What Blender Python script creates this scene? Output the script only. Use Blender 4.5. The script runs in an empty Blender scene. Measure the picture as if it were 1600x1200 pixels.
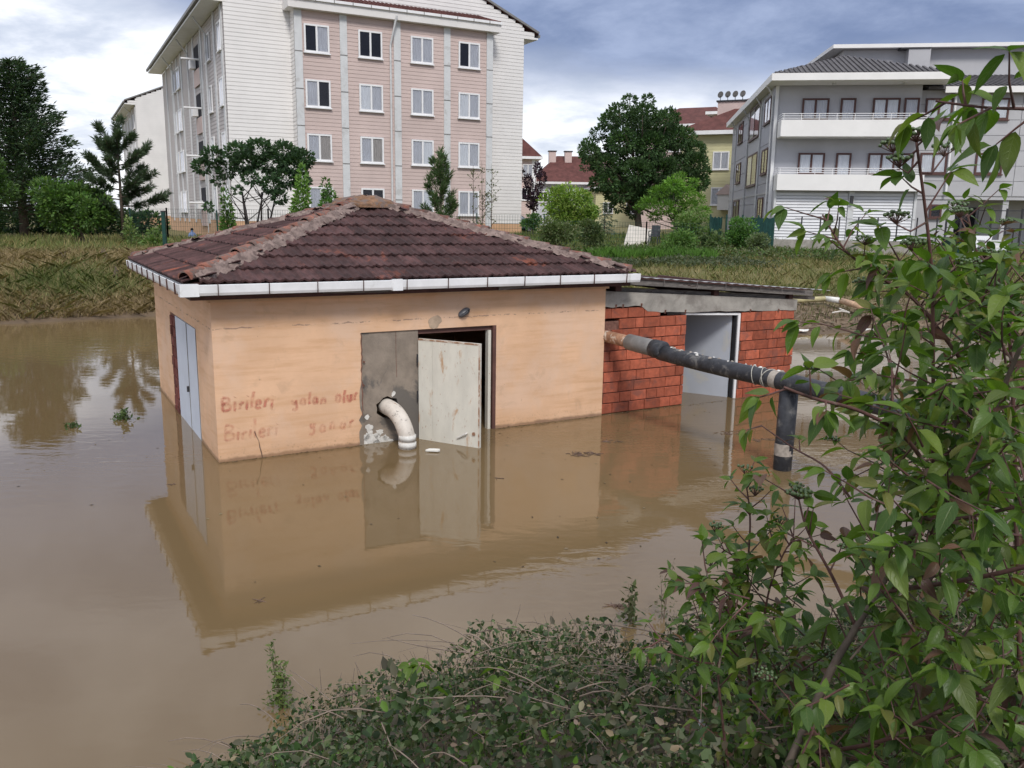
import bpy, bmesh, math, random
import numpy as np
from mathutils import Matrix, Vector, noise as mnoise
random.seed(7); rng = np.random.default_rng(7)
scn = bpy.context.scene
col = scn.collection
R = math.radians

# ------------------------------------------------------------------ camera
CAM_H, FPX, PITCH, ROLL = 2.7, 1332.2, .1945, .014
_cp, _sp, _c, _s = math.cos(PITCH), math.sin(PITCH), math.cos(ROLL), math.sin(ROLL)
FW = np.array([0, _cp, -_sp]); _r = np.array([1., 0, 0]); _u = np.array([0, _sp, _cp])
RT = _c*_r + _s*_u; UP = -_s*_r + _c*_u; CO = np.array([0, 0, CAM_H])
cd = bpy.data.cameras.new('camera'); cam = bpy.data.objects.new('camera', cd); col.objects.link(cam)
m = Matrix.Identity(4)
for i in range(3):
    m[i][0], m[i][1], m[i][2], m[i][3] = RT[i], UP[i], -FW[i], CO[i]
cam.matrix_world = m
cd.sensor_fit = 'HORIZONTAL'; cd.sensor_width = 36; cd.lens = 36*FPX/1600
cd.clip_start = .05; cd.clip_end = 3000
scn.camera = cam

# ------------------------------------------------------------------ sky and sun
SUN_EL, SUN_AZ = R(46), R(170)      # compass-like, from +Y clockwise
world = bpy.data.worlds.new('World'); scn.world = world; world.use_nodes = True
nt = world.node_tree; nt.nodes.clear()
def N(t, typ, **kw):
    n = t.nodes.new(typ)
    for k, v in kw.items(): setattr(n, k, v)
    return n
def mathn(t, op, a, b=None, c=None, clamp=False):
    n = N(t, 'ShaderNodeMath', operation=op, use_clamp=clamp)
    for i, v in enumerate((a, b, c)):
        if v is None: continue
        if hasattr(v, 'is_output'): t.links.new(v, n.inputs[i])
        else: n.inputs[i].default_value = v
    return n.outputs[0]
def mixc(t, f, a, b, blend='MIX'):
    n = N(t, 'ShaderNodeMix', data_type='RGBA', blend_type=blend)
    for s, v in ((n.inputs[0], f), (n.inputs[6], a), (n.inputs[7], b)):
        if hasattr(v, 'is_output'): t.links.new(v, s)
        elif isinstance(v, (int, float)): s.default_value = v
        else: s.default_value = (*v[:3], 1)
    return n.outputs[2]
def noisen(t, vec, scale, detail=4, rough=.55, dist=0):
    n = N(t, 'ShaderNodeTexNoise'); n.inputs['Scale'].default_value = scale
    n.inputs['Detail'].default_value = detail; n.inputs['Roughness'].default_value = rough
    n.inputs['Distortion'].default_value = dist
    if vec is not None: t.links.new(vec, n.inputs['Vector'])
    return n.outputs['Fac']
def smooth(t, v, a, b):
    n = N(t, 'ShaderNodeMapRange', interpolation_type='SMOOTHSTEP')
    t.links.new(v, n.inputs[0]); n.inputs[1].default_value = a; n.inputs[2].default_value = b
    return n.outputs[0]
sky = N(nt, 'ShaderNodeTexSky', sky_type='NISHITA', sun_disc=False, sun_elevation=SUN_EL, sun_rotation=SUN_AZ)
skyc = mixc(nt, 1.0, sky.outputs[0], (.1, .1, .1), 'MULTIPLY')
tc = N(nt, 'ShaderNodeTexCoord'); sx = N(nt, 'ShaderNodeSeparateXYZ'); nt.links.new(tc.outputs['Generated'], sx.inputs[0])
X, Y, Z = sx.outputs
zz = mathn(nt, 'ADD', mathn(nt, 'ABSOLUTE', Z), .22)
cb = N(nt, 'ShaderNodeCombineXYZ')
nt.links.new(mathn(nt, 'DIVIDE', X, zz), cb.inputs[0]); nt.links.new(mathn(nt, 'DIVIDE', Y, zz), cb.inputs[1]); cb.inputs[2].default_value = 3.7
n1 = noisen(nt, cb.outputs[0], .9, 7, .55, .35)
n2 = noisen(nt, cb.outputs[0], 2.6, 6, .6, .2)
# heavy blue-grey cloud deck starting about nine degrees up, lower to the east (right), bright gap under it
edge = mathn(nt, 'ADD', mathn(nt, 'SUBTRACT', Z, .120), mathn(nt, 'MULTIPLY', mathn(nt, 'SUBTRACT', n1, .5), .10))
edge = mathn(nt, 'ADD', edge, mathn(nt, 'MULTIPLY', mathn(nt, 'SUBTRACT', n2, .5), .09))
edge = mathn(nt, 'ADD', edge, mathn(nt, 'MULTIPLY', mathn(nt, 'MINIMUM', mathn(nt, 'ADD', X, .10), 0.0), .22))
deck = smooth(nt, edge, -.018, .055)
# overhead the deck breaks up
brk = smooth(nt, n1, .34, .58)
hi = smooth(nt, Z, .25, .6)
dk = mathn(nt, 'MULTIPLY', deck, mathn(nt, 'SUBTRACT', 1.0, mathn(nt, 'MULTIPLY', hi, brk)))
darkc = mixc(nt, smooth(nt, n2, .3, .7), (.125, .165, .285), (.27, .32, .46))
brightc = mixc(nt, smooth(nt, n2, .3, .7), (.42, .46, .55), (.90, .90, .92))
cloud = mixc(nt, dk, brightc, darkc)
final = mixc(nt, .93, skyc, cloud)
bg = N(nt, 'ShaderNodeBackground'); nt.links.new(final, bg.inputs[0]); bg.inputs[1].default_value = 1.0
wo = N(nt, 'ShaderNodeOutputWorld'); nt.links.new(bg.outputs[0], wo.inputs[0])
sl = bpy.data.lights.new('sun', 'SUN'); sl.energy = 1.5; sl.angle = R(14); sl.color = (1, .96, .9)
so = bpy.data.objects.new('sun', sl); col.objects.link(so)
sd = Vector((math.sin(SUN_AZ)*math.cos(SUN_EL), math.cos(SUN_AZ)*math.cos(SUN_EL), math.sin(SUN_EL)))
so.rotation_euler = sd.to_track_quat('Z', 'Y').to_euler()
vs = scn.view_settings; vs.view_transform = 'Standard'; vs.look = 'None'; vs.gamma = 1; vs.exposure = 0.64; vs.use_curve_mapping = False

# ------------------------------------------------------------------ pixel -> place helpers
def ray(x, y): return FW + (x-800)/FPX*RT - (y-600)/FPX*UP
def G(x, y, z=0): d = ray(x, y); return CO + d*(z-CAM_H)/d[2]
def D(x, y, dist): d = ray(x, y); return CO + d*dist/d[1]
def PIX(p): d = np.asarray(p, float)-CO; z = d@FW; return 800+FPX*(d@RT)/z, 600-FPX*(d@UP)/z, z
class Frame:
    def __init__(s, o, a):
        s.o = np.array([o[0], o[1], 0.]); s.a = a
        s.e1 = np.array([math.cos(a), math.sin(a), 0]); s.e2 = np.array([-math.sin(a), math.cos(a), 0])
    def loc(s, p): d = np.asarray(p, float)-s.o; return (d@s.e1, d@s.e2, d[2])
    def front(s, x, y, v=0):
        d = ray(x, y); p = s.o+v*s.e2; return s.loc(CO+d*((p-CO)@s.e2)/(d@s.e2))
    def side(s, x, y, u=0):
        d = ray(x, y); p = s.o+u*s.e1; return s.loc(CO+d*((p-CO)@s.e1)/(d@s.e1))
    def w(s, u, v, z): return s.o+u*s.e1+v*s.e2+np.array([0, 0, z])

# ------------------------------------------------------------------ materials
MATS = {}
def mat(name, c, rough=.75, var=.18, scale=4., bump=0., bscale=None, c2=None, c2scale=2., c2lo=.55, c2hi=.65, metallic=0., spec=.3,
        rnd=0., attr=None, trans=0., stretch=None, c3=None, c3scale=8., c3lo=.6, c3hi=.68):
    mt = bpy.data.materials.new(name); mt.use_nodes = True; t = mt.node_tree; t.nodes.clear()
    out = N(t, 'ShaderNodeOutputMaterial'); b = N(t, 'ShaderNodeBsdfPrincipled')
    geo = N(t, 'ShaderNodeNewGeometry'); vec = geo.outputs['Position']
    if stretch:
        mp = N(t, 'ShaderNodeMapping'); mp.inputs['Scale'].default_value = stretch; t.links.new(vec, mp.inputs[0]); vec = mp.outputs[0]
    n = noisen(t, vec, scale, 6, .62)
    if attr:
        a = N(t, 'ShaderNodeAttribute', attribute_name=attr); base = a.outputs['Color']
        base = mixc(t, 1.0, base, mixc(t, n, (1-var,)*3, (1+var,)*3), 'MULTIPLY')
    else:
        k = smooth(t, n, .25, .75)
        base = mixc(t, k, [x*(1-var) for x in c], [min(1, x*(1+var)) for x in c])
    if c2: base = mixc(t, smooth(t, noisen(t, vec, c2scale, 7, .65, .4), c2lo, c2hi), base, c2)
    if c3: base = mixc(t, smooth(t, noisen(t, vec, c3scale, 5, .6), c3lo, c3hi), base, c3)
    if rnd:
        oi = N(t, 'ShaderNodeObjectInfo')
        base = mixc(t, 1.0, base, mixc(t, oi.outputs['Random'], (1-rnd,)*3, (1+rnd,)*3), 'MULTIPLY')
    t.links.new(base, b.inputs['Base Color'])
    b.inputs['Roughness'].default_value = rough; b.inputs['Metallic'].default_value = metallic
    b.inputs['Specular IOR Level'].default_value = spec
    if bump:
        bp = N(t, 'ShaderNodeBump'); bp.inputs['Strength'].default_value = bump; bp.inputs['Distance'].default_value = .02
        t.links.new(noisen(t, vec, bscale or scale*6, 6, .65), bp.inputs['Height']); t.links.new(bp.outputs[0], b.inputs['Normal'])
    sh = b.outputs[0]
    if trans:
        tr = N(t, 'ShaderNodeBsdfTranslucent'); t.links.new(mixc(t, 1.0, base, (1.3, 1.5, .6), 'MULTIPLY'), tr.inputs[0])
        mx = N(t, 'ShaderNodeMixShader'); mx.inputs[0].default_value = trans
        t.links.new(sh, mx.inputs[1]); t.links.new(tr.outputs[0], mx.inputs[2]); sh = mx.outputs[0]
    t.links.new(sh, out.inputs[0]); MATS[name] = mt
    mt['_b'] = 1
    return mt
def pr(mt): return next(n for n in mt.node_tree.nodes if n.type == 'BSDF_PRINCIPLED')

M_white = mat('white_paint', (.78, .78, .79), .5, .06, 2)
M_gutter = mat('white_gutter', (.80, .81, .83), .4, .07, 5, c2=(.55, .55, .53), c2scale=3, c2lo=.58, c2hi=.75)
M_sidingw = mat('white_siding', (.72, .70, .685), .6, .05, .7)
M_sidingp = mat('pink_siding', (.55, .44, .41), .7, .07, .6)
M_sidingshade = mat('shaded_siding', (.50, .46, .45), .7, .07, .6)  # siding greyed to paint the shade on the left faces
M_pilaster = mat('pilaster', (.60, .61, .62), .6, .06, 2, c2=(.5, .5, .5), c2scale=1)
M_plinth = mat('orange_plinth', (.58, .36, .22), .8, .12, 1.5, bump=.1)
M_redroof = mat('red_roof_far', (.11, .043, .038), .85, .3, 1.6, bump=.3, bscale=9)
M_greyroof = mat('grey_roof', (.10, .095, .10), .8, .25, 3, rnd=.1)
M_fascia = mat('dark_fascia', (.065, .03, .026), .75, .3, 8, bump=.15)
M_wood = mat('grey_timber', (.16, .145, .135), .9, .4, 6, bump=.4, stretch=(1, 1, 6), c2=(.07, .05, .045), c2scale=3)
M_mortar = mat('hip_mortar', (.235, .175, .155), .95, .4, 9, bump=1.0, bscale=34, c2=(.14, .10, .09), c2scale=14, c2lo=.5, c2hi=.62)
M_tile = mat('clay_tile', (.068, .034, .033), .82, .4, 7, bump=.35, bscale=60, c2=(.24, .075, .045), c2scale=2.3, c2lo=.58, c2hi=.72, rnd=.35, c3=(.10, .10, .085), c3scale=22, c3lo=.64, c3hi=.74)
M_hiptile = mat('hip_clay', (.215, .09, .065), .88, .35, 9, bump=.5, c2=(.13, .095, .085), c2scale=11, c2lo=.42, c2hi=.58, rnd=.3)
M_apex = mat('apex_lichen', (.22, .125, .075), .95, .45, 12, bump=.9, bscale=40, c2=(.17, .13, .115), c2scale=7, c2lo=.45, c2hi=.58)
M_brick = mat('hollow_brick', (.37, .10, .055), .85, .25, 14, bump=.35, bscale=60, rnd=.32, c2=(.24, .085, .06), c2scale=5, c2lo=.5, c2hi=.68, c3=(.42, .26, .19), c3scale=17, c3lo=.69, c3hi=.80)
M_joint = mat('brick_joint', (.17, .085, .065), .95, .4, 20)
M_oldbrick = mat('old_brick', (.16, .05, .04), .9, .5, 9, bump=.5, rnd=.2)
M_conc = mat('concrete', (.33, .31, .28), .9, .25, 4, bump=.35, bscale=40, c2=(.22, .20, .18), c2scale=2.5, c2lo=.5, c2hi=.66)
M_render = mat('grey_render', (.265, .222, .182), .92, .2, 5, bump=.25, bscale=40, c2=(.15, .135, .12), c2scale=1.3, c2lo=.5, c2hi=.56)
M_flake = mat('whitewash_flake', (.66, .65, .62), .9, .15, 20, bump=.2)
M_door = mat('cream_metal_door', (.66, .64, .57), .5, .08, 3, c2=(.50, .33, .21), c2scale=2.6, c2lo=.56, c2hi=.68, stretch=(2.6, 2.6, 1), c3=(.33, .15, .08), c3scale=15, c3lo=.645, c3hi=.72)
M_doorblue = mat('pale_blue_door', (.60, .65, .74), .5, .06, 2)
M_doorgrey = mat('pale_shed_door', (.44, .47, .53), .5, .08, 2, c2=(.48, .48, .47), c2scale=1.8)  # albedo lowered to paint the shade inside the shed doorway
M_brownframe = mat('brown_frame', (.12, .06, .05), .6, .2, 5)
M_darkmetal = mat('dark_metal', (.04, .04, .045), .5, .2, 8)
M_black = mat('black_plastic', (.036, .038, .045), .5, .35, 14, c2=(.15, .145, .14), c2scale=8, c2lo=.52, c2hi=.70, bump=.3, bscale=50)
M_rust = mat('rusty_pipe', (.34, .19, .12), .8, .35, 14, bump=.4, c2=(.62, .55, .47), c2scale=9, c2lo=.5, c2hi=.6)
M_pvc = mat('weathered_white_pipe', (.64, .59, .53), .6, .12, 9, bump=.15, c2=(.34, .19, .11), c2scale=6, c2lo=.63, c2hi=.72, c3=(.3, .27, .24), c3scale=24, c3lo=.6, c3hi=.7)
M_greypvc = mat('grey_pvc', (.20, .195, .19), .55, .2, 10)
M_rope = mat('rope', (.42, .40, .36), .9, .2, 30)
M_foam = mat('foam', (.75, .74, .70), .8, .1, 10)
M_lamp = mat('lamp_cover', (.10, .105, .12), .35, .2, 12, spec=.6)
M_plant = mat('plant_leaf', (1, 1, 1), .6, .25, 3, attr='tint', trans=.25)
M_grass = mat('grass_blade', (1, 1, 1), .8, .2, .8, attr='tint', trans=.2)
M_bark = mat('bark', (.10, .078, .062), .9, .4, 8, bump=.5)
M_stem = mat('red_brown_stem', (.105, .052, .045), .6, .35, 20, c2=(.16, .13, .10), c2scale=9)
M_cane = mat('dry_cane', (.20, .155, .125), .85, .3, 12)
M_berry = mat('green_berry', (.075, .115, .045), .35, .2, 30, spec=.5)
M_litter = mat('floating_litter', (.13, .085, .065), .9, .4, 20)
M_panelg = mat('blue_grey_panel', (.38, .385, .43), .55, .05, 1.2, rnd=.03)
M_panell = mat('light_grey_panel', (.44, .44, .46), .55, .05, 1.2, rnd=.03)
M_housewall = mat('house_wall_grey', (.46, .465, .50), .65, .05, 1)
M_balc = mat('balcony_white', (.80, .79, .78), .6, .04, 1)
M_brownwin = mat('brown_window_frame', (.10, .05, .045), .5, .1, 5)
M_shutter = mat('roller_shutter', (.66, .67, .70), .45, .05, 2)
M_curtain = mat('curtain', (.66, .67, .70), .9, .15, 6, stretch=(6, 6, .3))
M_curtain2 = mat('bright_curtain', (.86, .88, .90), .9, .12, 6, stretch=(6, 6, .3))
M_curtain3 = mat('beige_curtain', (.50, .46, .42), .9, .2, 6, stretch=(6, 6, .3))
M_room = mat('dark_room', (.022, .022, .03), .9, .2, 3)  # near-black colour standing in for the shade of unlit interiors
M_yellow = mat('yellow_siding', (.56, .53, .32), .7, .08, .8)
M_mint = mat('mint_siding', (.45, .58, .48), .7, .08, .8)
M_pinkw = mat('pink_wall_far', (.56, .44, .41), .8, .08, .8)
M_bluew = mat('bluish_wall_far', (.58, .60, .66), .8, .08, .8)
M_greenmetal = mat('green_fence_metal', (.015, .055, .045), .5, .2, 6)
M_net = mat('green_privacy_net', (.012, .05, .045), .8, .3, 5)
M_slab = mat('pale_slab', (.62, .58, .53), .7, .08, 3)
M_car = mat('car_paint', (.30, .32, .37), .25, .05, 2, metallic=.5, spec=.6)
M_tyre = mat('tyre', (.02, .02, .02), .8, .1, 5)
M_skin = mat('skin', (.42, .26, .19), .6, .05, 9)
M_cloth = mat('blue_cloth', (.16, .22, .40), .9, .2, 6)
M_hair = mat('dark_hair', (.015, .012, .012), .7, .1, 9)
def glassmat():
    mt = bpy.data.materials.new('window_glass'); mt.use_nodes = True; t = mt.node_tree; t.nodes.clear()
    out = N(t, 'ShaderNodeOutputMaterial'); tr = N(t, 'ShaderNodeBsdfTransparent'); g = N(t, 'ShaderNodeBsdfGlossy')
    tr.inputs[0].default_value = (.92, .93, .95, 1); g.inputs['Roughness'].default_value = .03; g.inputs[0].default_value = (.9, .9, .95, 1)
    f = N(t, 'ShaderNodeFresnel'); f.inputs[0].default_value = 1.55
    mx = N(t, 'ShaderNodeMixShader'); t.links.new(mathn(t, 'MULTIPLY', f.outputs[0], .6, clamp=True), mx.inputs[0]); t.links.new(tr.outputs[0], mx.inputs[1]); t.links.new(g.outputs[0], mx.inputs[2])
    t.links.new(mx.outputs[0], out.inputs[0]); return mt
M_glass = glassmat()
def peachmat():
    mt = mat('peach_render', (.735, .475, .305), .85, .09, 1.6, bump=.12, bscale=45)
    t = mt.node_tree; b = pr(mt); base = b.inputs['Base Color'].links[0].from_socket
    geo = N(t, 'ShaderNodeNewGeometry'); sp = N(t, 'ShaderNodeSeparateXYZ'); t.links.new(geo.outputs['Position'], sp.inputs[0])
    z = sp.outputs[2]
    mp = N(t, 'ShaderNodeMapping'); mp.inputs['Scale'].default_value = (.7, .7, 7); t.links.new(geo.outputs['Position'], mp.inputs[0])
    st = noisen(t, mp.outputs[0], 2.2, 6, .6)
    base = mixc(t, mathn(t, 'MULTIPLY', smooth(t, st, .42, .72), .6), base, (.60, .35, .19))          # ochre streaks
    fad = noisen(t, geo.outputs['Position'], 1.1, 5, .6)
    base = mixc(t, mathn(t, 'MULTIPLY', smooth(t, fad, .48, .66), .5), base, (.71, .52, .40))           # faded pinkish patches
    wob = mathn(t, 'MULTIPLY', mathn(t, 'SUBTRACT', noisen(t, geo.outputs['Position'], 9, 5, .6), .5), .05)
    seam = mathn(t, 'ABSOLUTE', mathn(t, 'SUBTRACT', mathn(t, 'ADD', z, wob), 1.47))
    brk_ = smooth(t, noisen(t, geo.outputs['Position'], 5, 6, .8), .48, .56)
    sm = mathn(t, 'MULTIPLY', mathn(t, 'SUBTRACT', 1.0, smooth(t, seam, .003, .011)), brk_)
    base = mixc(t, mathn(t, 'MULTIPLY', sm, .7), base, (.22, .15, .12))                                 # broken pour joint
    pits = smooth(t, noisen(t, geo.outputs['Position'], 26, 3, .6), .735, .765)
    base = mixc(t, mathn(t, 'MULTIPLY', pits, .75), base, (.20, .12, .09))
    tide = mathn(t, 'SUBTRACT', 1.0, smooth(t, mathn(t, 'ADD', z, mathn(t, 'MULTIPLY', wob, 1.2)), .015, .055))
    base = mixc(t, mathn(t, 'MULTIPLY', tide, .8), base, (.19, .115, .075))                              # wet tide mark
    damp = mathn(t, 'MULTIPLY', mathn(t, 'SUBTRACT', 1.0, smooth(t, z, .03, .30)), smooth(t, fad, .35, .65))
    base = mixc(t, mathn(t, 'MULTIPLY', damp, .45), base, (.48, .27, .13))
    blot = smooth(t, noisen(t, geo.outputs['Position'], 3.3, 7, .7, .6), .56, .70)
    base = mixc(t, mathn(t, 'MULTIPLY', blot, .22), base, (.36, .24, .16))
    mud = mathn(t, 'MULTIPLY', mathn(t, 'SUBTRACT', 1.0, smooth(t, z, .02, .22)), smooth(t, noisen(t, geo.outputs['Position'], 42, 4, .7), .56, .66))
    base = mixc(t, mathn(t, 'MULTIPLY', mud, .55), base, (.26, .17, .10))
    t.links.new(base, b.inputs['Base Color']); return mt
M_peach = peachmat()
def watermat():
    mt = bpy.data.materials.new('flood_water'); mt.use_nodes = True; t = mt.node_tree; b = pr(mt)
    geo = N(t, 'ShaderNodeNewGeometry'); p = geo.outputs['Position']
    k = noisen(t, p, .16, 4, .5, .3)
    t.links.new(mixc(t, smooth(t, k, .3, .7), (.146, .099, .049), (.180, .125, .064)), b.inputs['Base Color'])
    b.inputs['Roughness'].default_value = .025; b.inputs['IOR'].default_value = 1.333; b.inputs['Specular IOR Level'].default_value = .95
    mp = N(t, 'ShaderNodeMapping'); mp.inputs['Scale'].default_value = (1, 2.2, 1); t.links.new(p, mp.inputs[0])
    w1 = noisen(t, mp.outputs[0], 3.2, 3, .5, .4); w0 = noisen(t, p, .7, 2, .5)
    amp = smooth(t, noisen(t, p, .13, 3, .5), .46, .62)
    hgt_ = mathn(t, 'ADD', mathn(t, 'MULTIPLY', w1, mathn(t, 'ADD', mathn(t, 'MULTIPLY', amp, .0042), .0006)), mathn(t, 'MULTIPLY', w0, .0022))
    bp = N(t, 'ShaderNodeBump'); bp.inputs['Strength'].default_value = 1; bp.inputs['Distance'].default_value = 1
    t.links.new(hgt_, bp.inputs['Height']); t.links.new(bp.outputs[0], b.inputs['Normal'])
    return mt
M_water = watermat()
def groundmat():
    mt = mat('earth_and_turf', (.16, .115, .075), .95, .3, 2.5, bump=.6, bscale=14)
    t = mt.node_tree; b = pr(mt); base = b.inputs['Base Color'].links[0].from_socket
    geo = N(t, 'ShaderNodeNewGeometry'); sp = N(t, 'ShaderNodeSeparateXYZ'); t.links.new(geo.outputs['Position'], sp.inputs[0])
    n = noisen(t, geo.outputs['Position'], .6, 6, .65)
    g = smooth(t, mathn(t, 'ADD', sp.outputs[2], mathn(t, 'MULTIPLY', mathn(t, 'SUBTRACT', n, .5), .9)), .3, .65)
    turf = mixc(t, noisen(t, geo.outputs['Position'], 1.7, 6, .7), (.085, .10, .035), (.23, .18, .085))
    base = mixc(t, g, base, turf)
    wet = mathn(t, 'SUBTRACT', 1.0, smooth(t, sp.outputs[2], .02, .12))
    base = mixc(t, mathn(t, 'MULTIPLY', wet, .5), base, (.09, .065, .045))
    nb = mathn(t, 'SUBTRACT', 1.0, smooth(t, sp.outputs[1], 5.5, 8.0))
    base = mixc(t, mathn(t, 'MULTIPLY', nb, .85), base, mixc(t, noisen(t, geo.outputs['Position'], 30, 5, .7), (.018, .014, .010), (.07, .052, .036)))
    t.links.new(base, b.inputs['Base Color']); return mt
M_ground = groundmat()
def leafmat():
    mt = mat('dogwood_leaf', (1, 1, 1), .42, .25, 9, attr='tint', trans=.38, spec=.45)
    t = mt.node_tree; b = pr(mt)
    uv = N(t, 'ShaderNodeUVMap'); sp = N(t, 'ShaderNodeSeparateXYZ'); t.links.new(uv.outputs[0], sp.inputs[0])
    a = mathn(t, 'ABSOLUTE', mathn(t, 'SUBTRACT', mathn(t, 'MULTIPLY', sp.outputs[0], 2.0), 1.0))
    s_ = mathn(t, 'SUBTRACT', sp.outputs[1], mathn(t, 'MULTIPLY', mathn(t, 'POWER', a, 1.6), .32))
    w = mathn(t, 'PINGPONG', mathn(t, 'MULTIPLY', s_, 6.5), .5)
    vein = mathn(t, 'SUBTRACT', 1.0, smooth(t, w, .0, .13))
    mid = mathn(t, 'SUBTRACT', 1.0, smooth(t, a, .02, .09))
    v = mathn(t, 'MAXIMUM', mathn(t, 'MULTIPLY', vein, .55), mid)
    base = b.inputs['Base Color'].links[0].from_socket
    base = mixc(t, mathn(t, 'MULTIPLY', v, .35), base, (.22, .28, .10))
    spot = smooth(t, noisen(t, None, 7, 3, .6), .66, .74)
    t.links.new(base, b.inputs['Base Color'])
    bp = N(t, 'ShaderNodeBump'); bp.inputs['Strength'].default_value = .5; bp.inputs['Distance'].default_value = .002
    t.links.new(mathn(t, 'SUBTRACT', 1.0, v), bp.inputs['Height']); t.links.new(bp.outputs[0], b.inputs['Normal'])
    return mt
M_leaf = leafmat()
def graffitimat():
    mt = mat('faded_red_spray', (.62, .23, .16), .8, .2, 20)
    t = mt.node_tree; b = pr(mt); out = next(n for n in t.nodes if n.type == 'OUTPUT_MATERIAL')
    geo = N(t, 'ShaderNodeNewGeometry'); tr = N(t, 'ShaderNodeBsdfTransparent'); mx = N(t, 'ShaderNodeMixShader')
    at = N(t, 'ShaderNodeAttribute', attribute_name='tint')
    sp_ = N(t, 'ShaderNodeSeparateColor'); t.links.new(at.outputs['Color'], sp_.inputs[0])
    f = mathn(t, 'MULTIPLY', smooth(t, noisen(t, geo.outputs['Position'], 11, 5, .7), .28, .7), sp_.outputs[0], clamp=True)
    t.links.new(f, mx.inputs[0]); t.links.new(tr.outputs[0], mx.inputs[1]); t.links.new(b.outputs[0], mx.inputs[2]); t.links.new(mx.outputs[0], out.inputs[0])
    return mt
M_graf = graffitimat()

# ------------------------------------------------------------------ mesh builders
class MB:
    def __init__(s): s.v = []; s.f = []
    def add(s, vs, fs):
        o = len(s.v); s.v += [tuple(map(float, p)) for p in vs]; s.f += [tuple(i+o for i in f) for f in fs]; return s
    def box(s, x0, x1, y0, y1, z0, z1):
        return s.add([(x0, y0, z0), (x1, y0, z0), (x1, y1, z0), (x0, y1, z0), (x0, y0, z1), (x1, y0, z1), (x1, y1, z1), (x0, y1, z1)],
                     [(0, 3, 2, 1), (4, 5, 6, 7), (0, 1, 5, 4), (1, 2, 6, 5), (2, 3, 7, 6), (3, 0, 4, 7)])
    def hexa(s, bot, top):
        return s.add(list(bot)+list(top), [(0, 3, 2, 1), (4, 5, 6, 7), (0, 1, 5, 4), (1, 2, 6, 5), (2, 3, 7, 6), (3, 0, 4, 7)])
    def quad(s, a, b, c, d): return s.add([a, b, c, d], [(0, 1, 2, 3)])
    def beam(s, p, q, w, h, up=(0, 0, 1)):
        p, q = Vector(p), Vector(q); d = (q-p).normalized(); sd_ = d.cross(Vector(up)).normalized()*w/2; u = sd_.cross(d).normalized()*h/2
        return s.hexa([p-sd_-u, p+sd_-u, q+sd_-u, q-sd_-u], [p-sd_+u, p+sd_+u, q+sd_+u, q-sd_+u])
    def tube(s, path, rad, n=8, cap=True):
        path = [Vector(p) for p in path]; k = len(path)
        if not hasattr(rad, '__len__'): rad = [rad]*k
        ref = Vector((.3, .2, 1)).normalized(); rings = []
        t0 = (path[1]-path[0]).normalized()
        if abs(t0.dot(ref)) > .95: ref = Vector((1, .1, 0)).normalized()
        a = t0.cross(ref).normalized()
        for i, p in enumerate(path):
            t = (path[min(i+1, k-1)]-path[max(i-1, 0)])
            t = t.normalized() if t.length > 1e-9 else t0
            a = (a-t*a.dot(t)); a = a.normalized() if a.length > 1e-6 else t.orthogonal().normalized()
            b = t.cross(a)
            rings.append([p+(a*math.cos(2*math.pi*j/n)+b*math.sin(2*math.pi*j/n))*rad[i] for j in range(n)])
        vs_ = [v for r in rings for v in r]
        fs = [(i*n+j, i*n+(j+1) % n, (i+1)*n+(j+1) % n, (i+1)*n+j) for i in range(k-1) for j in range(n)]
        if cap: fs += [tuple(range(n-1, -1, -1)), tuple((k-1)*n+j for j in range(n))]
        return s.add(vs_, fs)
    def build(s, name, mt, parent=None, smooth_=False):
        me = bpy.data.meshes.new(name); me.from_pydata(s.v, [], s.f); me.materials.append(mt)
        if smooth_: me.polygons.foreach_set('use_smooth', [True]*len(me.polygons))
        me.update()
        o = bpy.data.objects.new(name, me); col.objects.link(o)
        if parent: o.parent = parent
        return o
def tag(o, label=None, cat=None, group=None, kind=None):
    if label: o['label'] = label
    if cat: o['category'] = cat
    if group: o['group'] = group
    if kind: o['kind'] = kind
    return o
def empty(name, loc, rz=0, **k):
    o = bpy.data.objects.new(name, None); o.location = loc; o.rotation_euler = (0, 0, rz); o.empty_display_size = .2
    col.objects.link(o); return tag(o, **k)
def inst(name, me, parent, M):
    o = bpy.data.objects.new(name, me); col.objects.link(o); o.parent = parent; o.matrix_local = M; return o
def npmesh(name, V, Fc, mt, parent=None, tint=None, uv=None, smooth_=False):
    """V (n,3), Fc (m,k) all faces k-gons"""
    me = bpy.data.meshes.new(name); V = np.asarray(V, np.float32); Fc = np.asarray(Fc, np.int32); mF, k = Fc.shape
    me.vertices.add(len(V)); me.vertices.foreach_set('co', V.ravel())
    me.loops.add(mF*k); me.loops.foreach_set('vertex_index', Fc.ravel())
    me.polygons.add(mF); me.polygons.foreach_set('loop_start', np.arange(0, mF*k, k, dtype=np.int32)); 
    me.update(calc_edges=True)
    if tint is not None:
        ca = me.color_attributes.new('tint', 'FLOAT_COLOR', 'POINT')
        ca.data.foreach_set('color', np.hstack([tint, np.ones((len(tint), 1))]).astype(np.float32).ravel())
    if uv is not None:
        ul = me.uv_layers.new(name='UVMap'); ul.data.foreach_set('uv', uv[Fc.ravel()].astype(np.float32).ravel())
    if smooth_: me.polygons.foreach_set('use_smooth', np.ones(mF, bool))
    me.materials.append(mt); me.validate()
    o = bpy.data.objects.new(name, me); col.objects.link(o)
    if parent: o.parent = parent
    return o
def unit(a): return a/np.maximum(np.linalg.norm(a, axis=-1, keepdims=True), 1e-9)
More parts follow.
